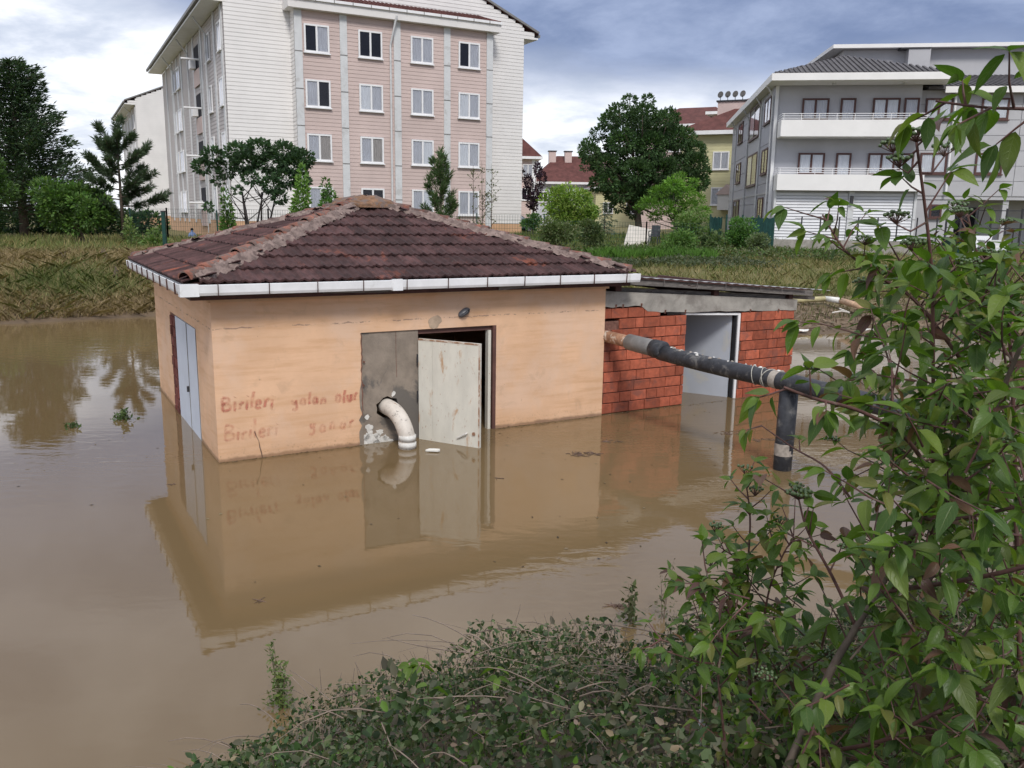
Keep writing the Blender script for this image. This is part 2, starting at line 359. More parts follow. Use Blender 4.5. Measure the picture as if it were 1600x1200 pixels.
def leafcloud(name, C, size, tint, mt=None, parent=None, aspect=.55, dirs=None, upbias=.6, fold=.12, six=False, curl=.0):
    """one folded leaf face pair for each centre"""
    n = len(C); mt = mt or M_plant
    d = unit(rng.normal(size=(n, 3))) if dirs is None else unit(dirs+rng.normal(size=(n, 3))*.25)
    nn = rng.normal(size=(n, 3))*.7+np.array([0, 0, upbias]); nn = unit(nn-d*(nn*d).sum(1, keepdims=True))
    sd_ = np.cross(d, nn); s = np.asarray(size).reshape(-1, 1)*np.ones((n, 1)); w = s*aspect/2
    if six:
        P = np.stack([C, C+d*s*.28+sd_*w*.9+nn*w*fold, C+d*s*.68+sd_*w*.72+nn*w*(fold-curl), C+d*s-nn*s*curl, C+d*s*.68-sd_*w*.72+nn*w*(fold-curl), C+d*s*.28-sd_*w*.9+nn*w*fold], 1)
        fc = np.array([[0, 1, 2, 3], [0, 3, 4, 5]])
    else:
        P = np.stack([C, C+d*s*.45+sd_*w+nn*w*fold, C+d*s, C+d*s*.45-sd_*w+nn*w*fold], 1)
        fc = np.array([[0, 1, 2], [0, 2, 3]])
    k = P.shape[1]
    Fc = (fc[None]+(np.arange(n)*k)[:, None, None]).reshape(-1, fc.shape[1])
    return npmesh(name, P.reshape(-1, 3), Fc, mt, parent, np.repeat(tint, k, 0))
def tints(n, cols, var=.25):
    c = np.array(cols)[rng.integers(0, len(cols), n)]
    return np.clip(c*(1+rng.uniform(-var, var, (n, 1)))*(1+rng.uniform(-.08, .08, (n, 3))), 0, 1)

# ------------------------------------------------------------------ terrain and water
NX = np.array([-60, -6, -2.2, -1.5, -1.0, -.4, .4, 1.0, 1.5, 2.1, 2.7, 3.4, 4.6, 9, 16, 60.])
NY = np.array([1.0, 2.6, 3.1, 3.5, 4.0, 4.4, 4.55, 4.5, 4.7, 5.2, 5.5, 5.7, 6.1, 7.5, 9, 12.])
FX = np.array([-80, -30, -12.2, -9.4, -5, 3, 6.7, 8.5, 12.8, 40, 80.])
FY = np.array([14, 18, 20.15, 22.2, 23.6, 22.5, 20.1, 20.8, 21.3, 23, 26.])
PL_ = ([0, .6, 3.0, 4.6, 9, 30, 80], [0, .25, 1.0, 1.30, 1.25, 1.2, 1.3])
PR_ = ([0, 1, 4, 9, 18, 24, 80], [0, .12, .45, .95, 1.2, 1.5, 1.5])
def hgt(x, y):
    x = np.asarray(x, float); y = np.asarray(y, float)
    dn = np.interp(x, NX, NY)-y
    near = np.where(dn > 0, np.minimum(.34*dn, 1.15), np.maximum(.3*dn, -.7))
    df = y-np.interp(x, FX, FY)
    b = np.clip((x+6)/7, 0, 1); b = b*b*(3-2*b)
    far = np.where(df > 0, np.interp(df, *PL_)*(1-b)+np.interp(df, *PR_)*b, np.maximum(.3*df, -.7))
    w = .05*np.sin(x*1.7+y*.9)*np.sin(y*1.3-x*.6)+.035*np.sin(x*3.1-y*2.3)
    h = np.maximum(near, far)
    return h+w*np.clip(h*3, 0, 1)
def axis(lo, hi, st, out): 
    f = np.arange(lo, hi+st/2, st); return np.concatenate([[-q for q in out[::-1]] if lo < 0 else [], f, out])
xs = np.concatenate([[-900, -400, -200, -100, -65], np.arange(-45, 45.1, .5), [65, 100, 200, 400, 900]])
ys = np.concatenate([[-900, -300, -100, -30, -10], np.arange(-4, 14, .25), np.arange(14, 62, .5), [65, 75, 100, 200, 400, 900]])
gx, gy = np.meshgrid(xs, ys); gz = hgt(gx, gy)
nx_, ny_ = len(xs), len(ys); idx = np.arange(nx_*ny_).reshape(ny_, nx_)
Fq = np.stack([idx[:-1, :-1], idx[:-1, 1:], idx[1:, 1:], idx[1:, :-1]], -1).reshape(-1, 4)
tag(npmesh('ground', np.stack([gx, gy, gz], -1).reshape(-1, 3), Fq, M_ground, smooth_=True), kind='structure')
wm = MB().quad((-80, -6, 0), (80, -6, 0), (80, 40, 0), (-80, 40, 0)); tag(wm.build('flood_water', M_water), kind='structure')

# ------------------------------------------------------------------ pump house
PH = Frame((-3.2052, 9.0052), .5186)
L1, L2, ZE, OV, RISE = 5.13, 4.48, 1.878, .26, 1.05
house = empty('pump_house', PH.w(0, 0, -.6), PH.a, label='flooded peach rendered pump house with hipped tile roof', cat='pump house')
Z0 = .6          # local z of the water
def HB(): return MB()
def hz(o): return o
ZT = ZE-.02
# front wall with one wide opening (later half bricked up)
w = MB(); th = .18
w.box(0, 1.66, 0, th, -.3, ZT+Z0); w.box(3.45, L1, 0, th, -.3, ZT+Z0); w.box(1.66, 3.45, 0, th, 1.345+Z0, ZT+Z0)
w.build('front_wall', M_peach, house)
w = MB(); w.box(0, th, th+.002, 1.00, -.3, ZT+Z0); w.box(0, th, 3.0, L2, -.3, ZT+Z0); w.box(0, th, 1.00, 3.0, 1.36+Z0, ZT+Z0)
w.build('side_wall', M_peach, house)
w = MB(); w.box(L1-th, L1, th+.002, L2, -.3, ZT+Z0); w.build('side_wall', M_peach, house)
w = MB(); w.box(th+.002, L1-th-.002, L2-th, L2, -.3, ZT+Z0); w.build('back_wall', M_peach, house)
# projecting band under the eaves
w = MB(); w.box(-.03, L1+.03, -.035, -.001, ZT-.10+Z0, ZT+Z0); w.box(-.035, -.001, .0, L2, ZT-.10+Z0, ZT+Z0); w.build('eave_band', M_peach, house)
# infill with a ragged pipe hole
def infill():
    bm = bmesh.new(); zt, zb = 1.343+Z0, -.3; u0, u1 = 1.662, 2.385
    loop = [bm.verts.new(p) for p in ((u0, .02, zb), (u1, .02, zb), (u1, .02, zt), (u0, .02, zt))]
    hole = []
    for i in range(16):
        a = 2*math.pi*i/16; r = .135*(1+random.uniform(-.1, .22)); hole.append(bm.verts.new((1.985+r*math.cos(a)*1.1, .02, .415+Z0+r*math.sin(a))))
    es = [bm.edges.new((l[i], l[(i+1) % len(l)])) for l in (loop, hole) for i in range(len(l))]
    bmesh.ops.triangle_fill(bm, edges=es, use_beauty=True)
    ex = bmesh.ops.extrude_face_region(bm, geom=bm.faces[:])
    bmesh.ops.translate(bm, verts=[v for v in ex['geom'] if isinstance(v, bmesh.types.BMVert)], vec=(0, .14, 0))
    bmesh.ops.recalc_face_normals(bm, faces=bm.faces[:])
    me = bpy.data.meshes.new('infill_panel'); bm.to_mesh(me); me.materials.append(M_render)
    o = bpy.data.objects.new('infill_panel', me); col.objects.link(o); o.parent = house; return o
o = infill(); o['label'] = 'grey cement infill with a ragged pipe hole'
def blob(u, z, r, n=12, sq=1.0, v=.016, jag=.35, th_=.012, axis='f'):
    mb = MB(); P = []
    for i in range(n):
        a = 2*math.pi*i/n; q = r*(1+random.uniform(-jag, jag)); P.append((u+q*math.cos(a)*sq, z+q*math.sin(a)))
    f = [(a, v-th_, b) for a, b in P]; bk = [(a, v+.003, b) for a, b in P]
    mb.add(f+bk, [tuple(range(n))]+[(i, i+n, (i+1) % n+n, (i+1) % n) for i in range(n)]); return mb
# cement smear overlapping the peach wall, whitewash flakes and cracks
sm = MB()
zz_ = np.linspace(-.05, .88, 14); left = [1.60+.045*math.sin(3*z)+random.uniform(-.025, .02)+(.04 if z > .75 else 0) for z in zz_]
sm.add([(a, -.004, z+Z0) for a, z in zip(left, zz_)]+[(1.668, -.004, z+Z0) for z in zz_], [(i, i+14, i+15, i+1) for i in range(13)])
sm.build('cement_smear', M_render, house)
for (u, z, r, sq) in ((1.72, .33, .035, .8), (1.745, .20, .04, 1.1), (1.78, .06, .06, 1.5), (1.71, .09, .045, .7), (1.88, .13, .04, 1.3), (2.06, .58, .03, .8), (1.90, .03, .05, 1.6), (1.70, .01, .04, .7), (1.83, .0, .05, 1.2), (1.76, .14, .03, 1.2), (1.95, .05, .03, 1.3), (1.84, .09, .03, 1.4), (2.0, .0, .035, 1.2)):
    blob(u, z+Z0, r, sq=sq, v=.019, th_=.004).build('whitewash_flake', M_flake, house)
for k, (u, z, r, sq) in enumerate(((2.58, 1.43, .07, 1.25), (1.69, 1.0, .012, 1), (1.68, .72, .014, .7))):
    blob(u, z+Z0, r, sq=sq, v=-.002, th_=.003).build('cement_patch', mat('thin_cement', (.45, .34, .25), .9, .2, 12) if k == 0 else M_joint, house)
# hairline cracks: thin dark ribbons
def ribbon(pts, wd, v=-.0035):
    mb = MB(); L = []
    for i, (a, z) in enumerate(pts): L += [(a-wd/2*random.uniform(.5, 1.4), v, z+Z0), (a+wd/2*random.uniform(.5, 1.4), v, z+Z0)]
    mb.add(L, [(2*i, 2*i+1, 2*i+3, 2*i+2) for i in range(len(pts)-1)]); return mb
for pts in ([(.40, .31), (.415, .25), (.44, .20), (.45, .12), (.465, .05), (.47, 0)],): ribbon(pts, .009).build('wall_crack', M_litter, house)
ribbon([(2.10, 1.33), (2.098, 1.1), (2.10, .95), (2.105, .78)], .006, .0165).build('wall_crack', M_joint, house)
rg = [(1.66+random.uniform(-.008, .008), z) for z in np.linspace(1.34, .35, 26)]
ribbon(rg, .012, -.005).build('opening_crack', M_joint, house)
# graffiti, hand drawn strokes
GL = {'B': [[(0, 0), (.02, 1)], [(0, 1), (.35, .92), (.36, .66), (.05, .52), (.40, .42), (.42, .1), (0, 0)]], 'i': [[(.08, .5), (.06, .05), (.12, 0)], [(.08, .70), (.10, .73)]],
      'r': [[(.05, .5), (.04, 0)], [(.04, .32), (.18, .5), (.28, .42)]], 'l': [[(.10, 1.0), (.05, .3), (.10, 0)]], 'e': [[(.05, .25), (.30, .30), (.25, .48), (.08, .42), (.04, .12), (.2, 0), (.33, .08)]],
      'y': [[(.05, .5), (.08, .22), (.22, .2), (.32, .48)], [(.32, .5), (.30, -.1), (.18, -.3), (-.02, -.22)]], 'a': [[(.32, .45), (.15, .5), (.03, .25), (.12, .02), (.28, .12), (.33, .45), (.33, .1), (.42, .02)]],
      'n': [[(.05, .5), (.04, 0)], [(.05, .3), (.18, .5), (.30, .4), (.30, 0)]], 'o': [[(.2, .5), (.05, .35), (.08, .05), (.25, .02), (.34, .28), (.2, .5)]], 'u': [[(.05, .5), (.06, .1), (.2, 0), (.32, .15), (.34, .5), (.34, .02)]]}
def write(text, u, z, h, slope, step, wd, dens):
    V = []; Fc = []; T = []
    x = u
    for ch in text:
        if ch == ' ': x += step*.8; continue
        jx, jz, jh = random.gauss(0, .012), random.gauss(0, .010), random.uniform(.86, 1.18)
        for st in GL[ch]:
            st = [Vector((p[0], p[1])) for p in st]; P = []
            for i in range(len(st)-1):
                a, b, c, d = st[max(i-1, 0)], st[i], st[i+1], st[min(i+2, len(st)-1)]
                for q in np.linspace(0, 1, 5)[:-1]:
                    P.append(.5*((2*b)+(c-a)*q+(2*a-5*b+4*c-d)*q*q+(3*b-a-3*c+d)*q**3))
            P.append(st[-1]); o = len(V); n = len(P); dn = dens*random.uniform(.7, 1.2)
            for i, p in enumerate(P):
                t = (P[min(i+1, n-1)]-P[max(i-1, 0)]); t = t.normalized() if t.length else Vector((1, 0)); nn = Vector((-t.y, t.x))
                c = Vector((x+p.x*h*1.05+p.y*h*.06+jx*p.y, z+slope*(x-u)+p.y*h*jh+jz))
                for k, s in enumerate((-1.75, -.45, .45, 1.75)):
                    q = c+nn*s*wd; V.append((q.x, -.003, q.y+Z0)); T.append((dn if k in (1, 2) else 0,)*3)
            Fc += [(o+i*4+k, o+i*4+k+1, o+i*4+k+5, o+i*4+k+4) for i in range(n-1) for k in range(3)]
        x += step*{'i': .55, 'l': .55, 'r': .8, 'B': 1.25}.get(ch, 1.0)
    return V, Fc, T
for wd_, args in (('Birileri', (.07, .575, .17, -.03, .094, .0135, .78)), ('yalan', (.83, .56, .15, -.05, .092, .0135, .62)), ('olur', (1.335, .545, .15, -.03, .088, .014, .8)),
                  ('Birileri', (.08, .235, .19, .01, .098, .0125, .42)), ('yanar', (1.02, .235, .16, .0, .118, .0125, .44))):
    V, Fc, T = write(wd_, *args); o = npmesh('graffiti_word', V, Fc, M_graf, house, np.array(T, float)); o['label'] = 'faded red hand-written graffiti word'; o['kind'] = 'stuff'
# door frame and open leaf
w = MB(); w.box(3.40, 3.445, -.012, .13, -.3, 1.343+Z0); w.box(2.39, 3.40, .04, .13, 1.285+Z0, 1.343+Z0); w.build('door_frame', M_brownframe, house)
w = MB(); w.box(3.345, 3.385, .015, .09, -.3, 1.283+Z0); w.build('door_jamb', M_door, house)
hp = Vector((2.375, -.035, 0)); e = Vector((2.84, -.75, 0))-hp; ang = math.atan2(e.y, e.x); LW = 1.0*e.length
leaf = empty('x', (0, 0, 0)); bpy.data.objects.remove(leaf)
dl = MB(); dl.box(0, .20, -.016, .016, -.3, 1.245+Z0); dl.box(.203, LW, -.018, .018, -.3, 1.245+Z0)
door = dl.build('door', M_door, house); door.location = (hp.x, hp.y, 0); door.rotation_euler = (0, 0, ang); door['label'] = 'rust-stained cream metal door leaf standing open'
for z in (1.0, .55): 
    q = MB().tube([(-.012, -.012, z+Z0-.05), (-.012, -.012, z+Z0+.05)], .014, 8); q.build('hinge', M_darkmetal, door)
q = MB().tube([(LW-.30, -.03, .085+Z0), (LW-.17, -.05, .16+Z0), (LW-.155, -.035, .17+Z0)], [.009, .010, .009], 6); q.build('handle', M_flake, door)
q = MB(); q.tube([(LW-.075, -.017, .165+Z0), (LW-.075, -.03, .165+Z0)], .022, 10); q.build('lock', M_rust, door)
w = MB(); w.box(0, LW, -.021, -.0185, 1.225+Z0, 1.245+Z0); w.box(LW-.018, LW, -.021, -.0185, .0, 1.224+Z0); w.build('door_edge_trim', M_brownframe if False else M_rust, door)
# oval bulkhead lamp, hanging askew
lb = MB(); n = 20
def oval(a, b, y): return [(a*math.cos(t)*abs(math.cos(t))**(-.2), y, b*math.sin(t)) for t in (np.arange(n)/n*2*math.pi+.01)]
rg = [oval(.085, .045, 0), oval(.085, .045, -.022), oval(.072, .036, -.03), oval(.06, .028, -.05), oval(.02, .01, -.058)]
lb.add([p for r_ in rg for p in r_], [(i*n+j, i*n+(j+1) % n, (i+1)*n+(j+1) % n, (i+1)*n+j) for i in range(4) for j in range(n)]+[tuple(4*n+j for j in range(n))])
lamp = lb.build('wall_lamp', M_lamp, None, True); lamp.location = PH.w(2.99, -.001, 1.525); lamp.rotation_euler = (0, R(-32), PH.a)
tag(lamp, 'oval dark bulkhead lamp hanging askew on peach wall above door', 'wall lamp')
for z in (-.012, .012): MB().tube([(-.06, -.05, z), (0, -.064, z), (.06, -.05, z)], .003, 5).build('guard_bar', M_darkmetal, lamp)
MB().tube([(.05, -.05, .0), (.055, -.062, .004)], .012, 8).build('screw_cap', M_darkmetal, lamp)
# elbow pipe through the infill
ep = []
for t in np.linspace(0, 1, 10):
    a = t*R(86); ep.append((1.985+.085*t, -.02-.34*math.sin(a)*.98, .425-.34*(1-math.cos(a))*.85))
ep = [(1.98, .22, .43)]+ep+[(2.075, -.365, -.05), (2.075, -.365, -.5)]
mbp = MB().tube([(a, b, c+Z0) for a, b, c in ep], [.098]*len(ep), 18)
el = mbp.build('outlet_pipe', M_pvc, None, True); el.location = house.location; el.rotation_euler = house.rotation_euler
tag(el, 'weathered white elbow pipe coming out of grey cement wall into water', 'pipe')
for z, rr in ((.13, .104), (.045, .106)): MB().tube([(2.075, -.363, z+Z0-.035), (2.075, -.363, z+Z0+.03)], rr, 18).build('collar', M_flake, el, True)
# side wall: brick reveal, pale blue double door
w = MB(); w.box(.022, .17, 2.55, 2.998, -.3, 1.358+Z0); w.build('reveal_backing', M_joint, house)
bmx = bmesh.new(); bmesh.ops.create_cube(bmx, size=1); bmesh.ops.bevel(bmx, geom=bmx.edges[:], offset=.05, segments=1, affect='EDGES')
old_me = bpy.data.meshes.new('reveal_brick'); bmx.to_mesh(old_me); bmx.free(); old_me.materials.append(M_oldbrick)
for i in range(14):
    z = -.2+i*.14
    for k in range(2):
        Mx = Matrix.Translation((.014+random.uniform(-.006, .006), 2.555+.11+k*.225+(.05 if i % 2 else 0), z+.07+Z0-.3)) @ Matrix.Diagonal((.04, .21 if not (k == 1 and i % 2) else .12, .125, 1))
        if z+.14-.3 < 1.33: inst('brick', old_me, house, Mx)
for k, (a, b) in enumerate(((1.02, 1.645), (1.655, 2.55))):
    w = MB(); w.box(.002-.003*k, .03, a, b, -.3, 1.345+Z0); d_ = w.build('door', M_doorblue, house); d_['label'] = 'pale blue side door leaf'
    if k: MB().box(-.03, -.0015, a+.03, a+.06, .48+Z0, .55+Z0).build('handle', M_darkmetal, d_)
    MB().box(-.004-.003*k, .0018-.003*k, a, a+.02 if k else a+.012, -.3, 1.345+Z0).build('edge_strip', M_greypvc, d_)
# fascia / soffit
w = MB(); E0 = -OV+.03
w.box(E0, L1+OV-.03, E0, E0+.03, ZE-.072+Z0, ZE+.09+Z0); w.box(E0, E0+.03, E0+.032, L2+OV-.03, ZE-.072+Z0, ZE+.09+Z0)
w.box(L1+OV-.06, L1+OV-.03, E0+.032, L2+OV-.03, ZE-.072+Z0, ZE+.09+Z0); w.box(E0+.032, L1+OV-.062, L2+OV-.06, L2+OV-.03, ZE-.072+Z0, ZE+.09+Z0)
w.box(E0+.031, L1+OV-.061, E0+.031, .0, ZE+.0+Z0, ZE+.02+Z0); w.box(E0+.031, 0, .0015, L2+OV-.061, ZE+Z0, ZE+.02+Z0)
w.build('fascia', M_fascia, house)
w = MB(); w.beam((1.15, E0-.012, ZE-.015+Z0), (1.95, E0-.012, ZE-.03+Z0), .02, .045); w.build('loose_board', M_wood, house)
w = MB(); w.beam((3.35, E0-.012, ZE-.05+Z0), (4.0, E0-.012, ZE-.015+Z0), .02, .045); w.build('loose_board', M_wood, house)
# gutters
def gutter(p, q, name='gutter'):
    p, q = Vector(p), Vector(q); d = (q-p).normalized(); out = d.cross(Vector((0, 0, 1)))
    prof = [(-.004, .10), (-.004, .0), (.02, -.008), (.085, -.008), (.098, .02), (.104, .10), (.098, .104), (.094, .1), (.088, .03), (.07, .004), (.01, .004), (.004, .10)]
    mb = MB(); n = len(prof); V_ = [x+out*a+Vector((0, 0, b)) for x in (p, q) for a, b in prof]
    mb.add(V_, [(i, (i+1) % n, n+(i+1) % n, n+i) for i in range(n)]+[tuple(range(6))[::-1], tuple(n+i for i in range(6))])
    g = mb.build(name, M_gutter, house); k = int(round((q-p).length/.535))
    for i in range(1, k+1):
        c = p+d*((q-p).length*(i-.45)/k); b_ = MB()
        b_.beam(c+out*.106+Vector((0, 0, -.012)), c+out*.110+Vector((0, 0, .108)), .016, .006, d)
        b_.beam(c+out*.0+Vector((0, 0, -.012)), c+out*.106+Vector((0, 0, -.012)), .016, .006)
        b_.build('gutter_bracket', M_fascia, g)
    return g
gz_ = ZE-.01+Z0
g1 = gutter((-OV-.0, -OV+.028, gz_), (L1+OV+.06, -OV+.028, gz_)); g2 = gutter((-OV+.028, L2+OV, gz_), (-OV+.028, -OV+.03, gz_))
MB().box(-OV-.085, -OV+.10, -OV-.083, -OV+.02, gz_-.014, gz_+.110).build('gutter_corner', M_gutter, house)
MB().box(1.93, 2.05, -OV-.086, -OV+.02, gz_-.016, gz_+.112).build('gutter_joint', M_gutter, house)
# tiles
TW, TL = .208, .315
def tile_mesh():
    prof = [(-.5, .012), (-.36, .030), (-.2, .012), (-.05, .004), (.12, .022), (.26, .010), (.40, .004), (.5, .020)]
    mb = MB(); n = len(prof); L_ = TL*1.12
    rows = [(0, .030, 0), (0, .030, 1), (L_, .004, 1)]
    V_ = [(a*TW*.985, y, z+(b if k else b-.024)) for y, z, k in rows for a, b in prof]
    mb.add(V_, [(r_*n+i, r_*n+i+1, (r_+1)*n+i+1, (r_+1)*n+i) for r_ in range(2) for i in range(n-1)])
    mb.add([(prof[0][0]*TW*.985, 0, .018), (prof[0][0]*TW*.985, 0, .042), (prof[0][0]*TW*.985, L_, .016)], [(0, 1, 2)])
    me = bpy.data.meshes.new('roof_tile'); me.from_pydata(mb.v, [], mb.f); me.materials.append(M_tile); me.polygons.foreach_set('use_smooth', [False]*len(me.polygons)); me.update(); return me
TM = tile_mesh()
ZR = ZE+.085+Z0; O2 = OV+.01
cor = [Vector((-O2, -O2, ZR)), Vector((L1+O2, -O2, ZR)), Vector((L1+O2, L2+O2, ZR)), Vector((-O2, L2+O2, ZR))]
apex = Vector((L1/2, L2/2, ZE+RISE+Z0-.06))
roof = MB().add([*cor, apex], [(0, 1, 4), (1, 2, 4), (2, 3, 4), (3, 0, 4)]).build('roof', M_fascia, house)
rest = MB()
for fi in range(4):
    a, b = cor[fi], cor[(fi+1) % 4]; d = (b-a).normalized(); mid = (a+b)/2; L = (b-a).length
    up = apex-mid; up = (up-d*up.dot(d)); SL = up.length; up.normalize(); nn = d.cross(up)
    nrow = int(round(SL/TL)); tl = SL/nrow
    for r_ in range(nrow):
        f = (r_+.35)/nrow; half = L/2*(1-f)
        sag = 0
        nt_ = int(L/TW/2)+1
        for k in range(-nt_, nt_+1):
            x = (k+(.0 if r_ % 2 else .5))*TW
            if abs(x) > half-.02: continue
            p = mid+d*x+up*(r_*tl-.02)+nn*(.006+random.uniform(0, .006))
            Mx = Matrix(((d.x, up.x, nn.x, p.x), (d.y, up.y, nn.y, p.y), (d.z, up.z, nn.z, p.z), (0, 0, 0, 1))) @ Matrix.Rotation(random.gauss(0, .012), 4, 'Z') @ Matrix.Rotation(random.gauss(0, .008), 4, 'Y')
            if fi in (0, 3): inst('roof_tile', TM, roof, Mx)
            else: rest.add([Mx @ v.co for v in TM.vertices], [tuple(q.vertices) for q in TM.polygons])
tag(rest.build('roof_tile_field', M_tile, roof), kind='stuff')
# hips: mortar bed and barrel tiles
def barrel():
    mb = MB(); n = 9; rows = [(0, .088), (.34, .07)]
    V_ = [(r_*math.cos(math.pi*j/(n-1)), y, r_*math.sin(math.pi*j/(n-1))) for y, r_ in rows for j in range(n)]
    V_ += [(.78*r_*math.cos(math.pi*j/(n-1)), y, .78*r_*math.sin(math.pi*j/(n-1))) for y, r_ in rows[:1] for j in range(n)]
    mb.add(V_, [(j, j+1, n+j+1, n+j) for j in range(n-1)]+[(j, 2*n+j, 2*n+j+1, j+1) for j in range(n-1)])
    me = bpy.data.meshes.new('hip_tile'); me.from_pydata(mb.v, [], mb.f); me.materials.append(M_hiptile); me.polygons.foreach_set('use_smooth', [True]*len(me.polygons)); me.update(); return me
BM = barrel()
for hi_ in range(4):
    c = cor[hi_]; d = (apex-c); L = d.length; d.normalize(); sd_ = d.cross(Vector((0, 0, 1))).normalized(); up = sd_.cross(d)
    mb = MB(); n = 17; k = int(L/.028)
    V_ = []
    for i in range(k+1):
        t = .12+(L-.12)*i/k
        for j in range(n):
            a = (j/(n-1)-.5)*2; p = c+d*t
            lump = mnoise.noise(Vector((t*5, j*.75, hi_*7)))*.030+mnoise.noise(Vector((t*15, j*1.6, hi_*3)))*.024+mnoise.noise(Vector((t*34, j*3.1, hi_*3)))*.014
            wd = .155*(1+.3*mnoise.noise(Vector((t*4, hi_*5+(0 if a < 0 else 9), 2))))
            drop = abs(a)**1.5*.085
            V_.append(p+sd_*a*wd+up*(.085-drop+lump))
    mb.add(V_, [(i*n+j, i*n+j+1, (i+1)*n+j+1, (i+1)*n+j) for i in range(k) for j in range(n-1)])
    mb.build('hip_mortar', M_mortar, roof, True)
    nb = int(L/.29); off = {0: .055, 1: .03, 2: 0, 3: -.02}[hi_]
    for i in range(nb):
        p = c+d*(.06+i*.29)+up*(.028+random.uniform(-.008, .008)+(.018 if hi_ == 0 else -.002))-sd_*off*(1 if hi_ == 0 else -1)
        Mx = Matrix(((sd_.x, d.x, up.x, p.x), (sd_.y, d.y, up.y, p.y), (sd_.z, d.z, up.z, p.z), (0, 0, 0, 1))) @ Matrix.Rotation(random.gauss(0, .06), 4, 'Z') @ Matrix.Rotation(-.055, 4, 'X')
        inst('hip_tile', BM, roof, Mx)
mb = MB(); n = 18; V_ = []
for i in range(7):
    t = i/6; r_ = .40*math.cos(t*math.pi/2)+.02
    for j in range(n):
        a = 2*math.pi*j/n; q = 1+.22*mnoise.noise(Vector((math.cos(a)*2, math.sin(a)*2, t*3)))
        V_.append(apex+Vector((r_*math.cos(a)*1.2*q, r_*math.sin(a)*q, -.08+.155*math.sin(t*math.pi/2)*q)))
mb.add(V_, [(i*n+j, i*n+(j+1) % n, (i+1)*n+(j+1) % n, (i+1)*n+j) for i in range(6) for j in range(n)]+[tuple(6*n+j for j in range(n))])
mb.build('roof_cap', M_apex, roof, True)

# ------------------------------------------------------------------ brick shed
shed = empty('brick_shed', PH.w(L1+.01, .03, -.6), PH.a, label='red hollow brick shed with sheet roof beside the pump house', cat='shed')
SU = lambda u: u-L1-.01
S0, S1, SR, SD = SU(5.145), SU(6.60), SU(8.83), 3.2
SDR = SU(7.69)
def btop(u): return 1.505-.07*(u-0)          # underside of the ring beam
w = MB(); w.box(0, S1-.004, .02, .15, -.3, 1.30+Z0); w.box(SDR+.004, SR-.01, .02, .15, -.3, 1.2+Z0); w.build('joint_core', M_joint, shed)
w = MB(); w.box(0, .15, .16, SD, -.3, 1.4+Z0); w.build('side_wall', M_oldbrick, shed)
w = MB(); w.box(SR-.15, SR-.002, .16, SD, -.3, 1.4+Z0); w.build('side_wall', M_brick, shed)
w = MB(); w.box(.152, SR-.152, SD-.15, SD-.002, -.3, 1.4+Z0); w.build('back_wall', M_brick, shed)
bmx = bmesh.new(); bmesh.ops.create_cube(bmx, size=1)
for v in bmx.verts: v.co.x *= .285; v.co.y *= .13; v.co.z *= .136
bmesh.ops.bevel(bmx, geom=bmx.edges[:], offset=.005, segments=1, affect='EDGES')
BRK = bpy.data.meshes.new('brick'); bmx.to_mesh(BRK); bmx.free(); BRK.materials.append(M_brick)
def brick(x0, x1, z):
    if x1-x0 < .03: return
    Mx = Matrix.Translation(((x0+x1)/2, .065+random.uniform(-.008, .004), z+.068+Z0)) @ Matrix.Rotation(random.gauss(0, .006), 4, 'Y') @ Matrix.Rotation(random.gauss(0, .01), 4, 'Z') @ Matrix.Diagonal(((x1-x0)/.285, 1, 1, 1))
    inst('brick', BRK, shed, Mx)
for i in range(-2, 11):
    z = i*.148+.008
    for (a, b) in ((S0-.0, S1), (SDR, SR)):
        x = a-(.15 if i % 2 else 0)-random.uniform(0, .03)
        if a > 1: z_ = z-.012; 
        else: z_ = z
        while x < b-.01:
            ln = random.choice((.285, .285, .285, .285, .19, .14)); x0 = max(x, a); x1 = min(x+ln-.008, b); x += ln
            top = 1.40 if (a < 1 and x0 < .70) else 1.355-.03*x0
            if z_+.136 > top+.10: continue
            if a < 1 and 7 <= i <= 8 and x0 < .22:        # broken hole above the pipe
                if i == 8 or x1 < .2: continue
            brick(x0, x1, z_)
# ring beam, sloping slightly; with ragged underside
w = MB(); k = 30
def bz(u, top): return (1.72-.066*u if top else (1.50 if u < .66 else 1.405-.035*(u-.7)))
V_ = []
for i in range(k+1):
    u = (SR+.01)*i/k; jz = random.uniform(-.012, .012)
    for (y, tp) in ((-.012, 0), (-.012, 1), (.2, 1), (.2, 0)): V_.append((u, y+random.uniform(-.004, .004), bz(u, tp)+(jz if not tp else 0)+Z0))
w.add(V_, [(i*4+j, i*4+(j+1) % 4, (i+1)*4+(j+1) % 4, (i+1)*4+j) for i in range(k) for j in range(4)]+[(0, 1, 2, 3), tuple(k*4+j for j in (3, 2, 1, 0))])
w.build('ring_beam', M_conc, shed)
for u in (.18, .30, .62, 1.05, 1.42, 2.7, 3.3): MB().tube([(u, -.004, bz(u, 0)-.02+Z0), (u, -.02, bz(u, 0)+.03+Z0)], .014, 6).build('formwork_stub', M_joint, shed)
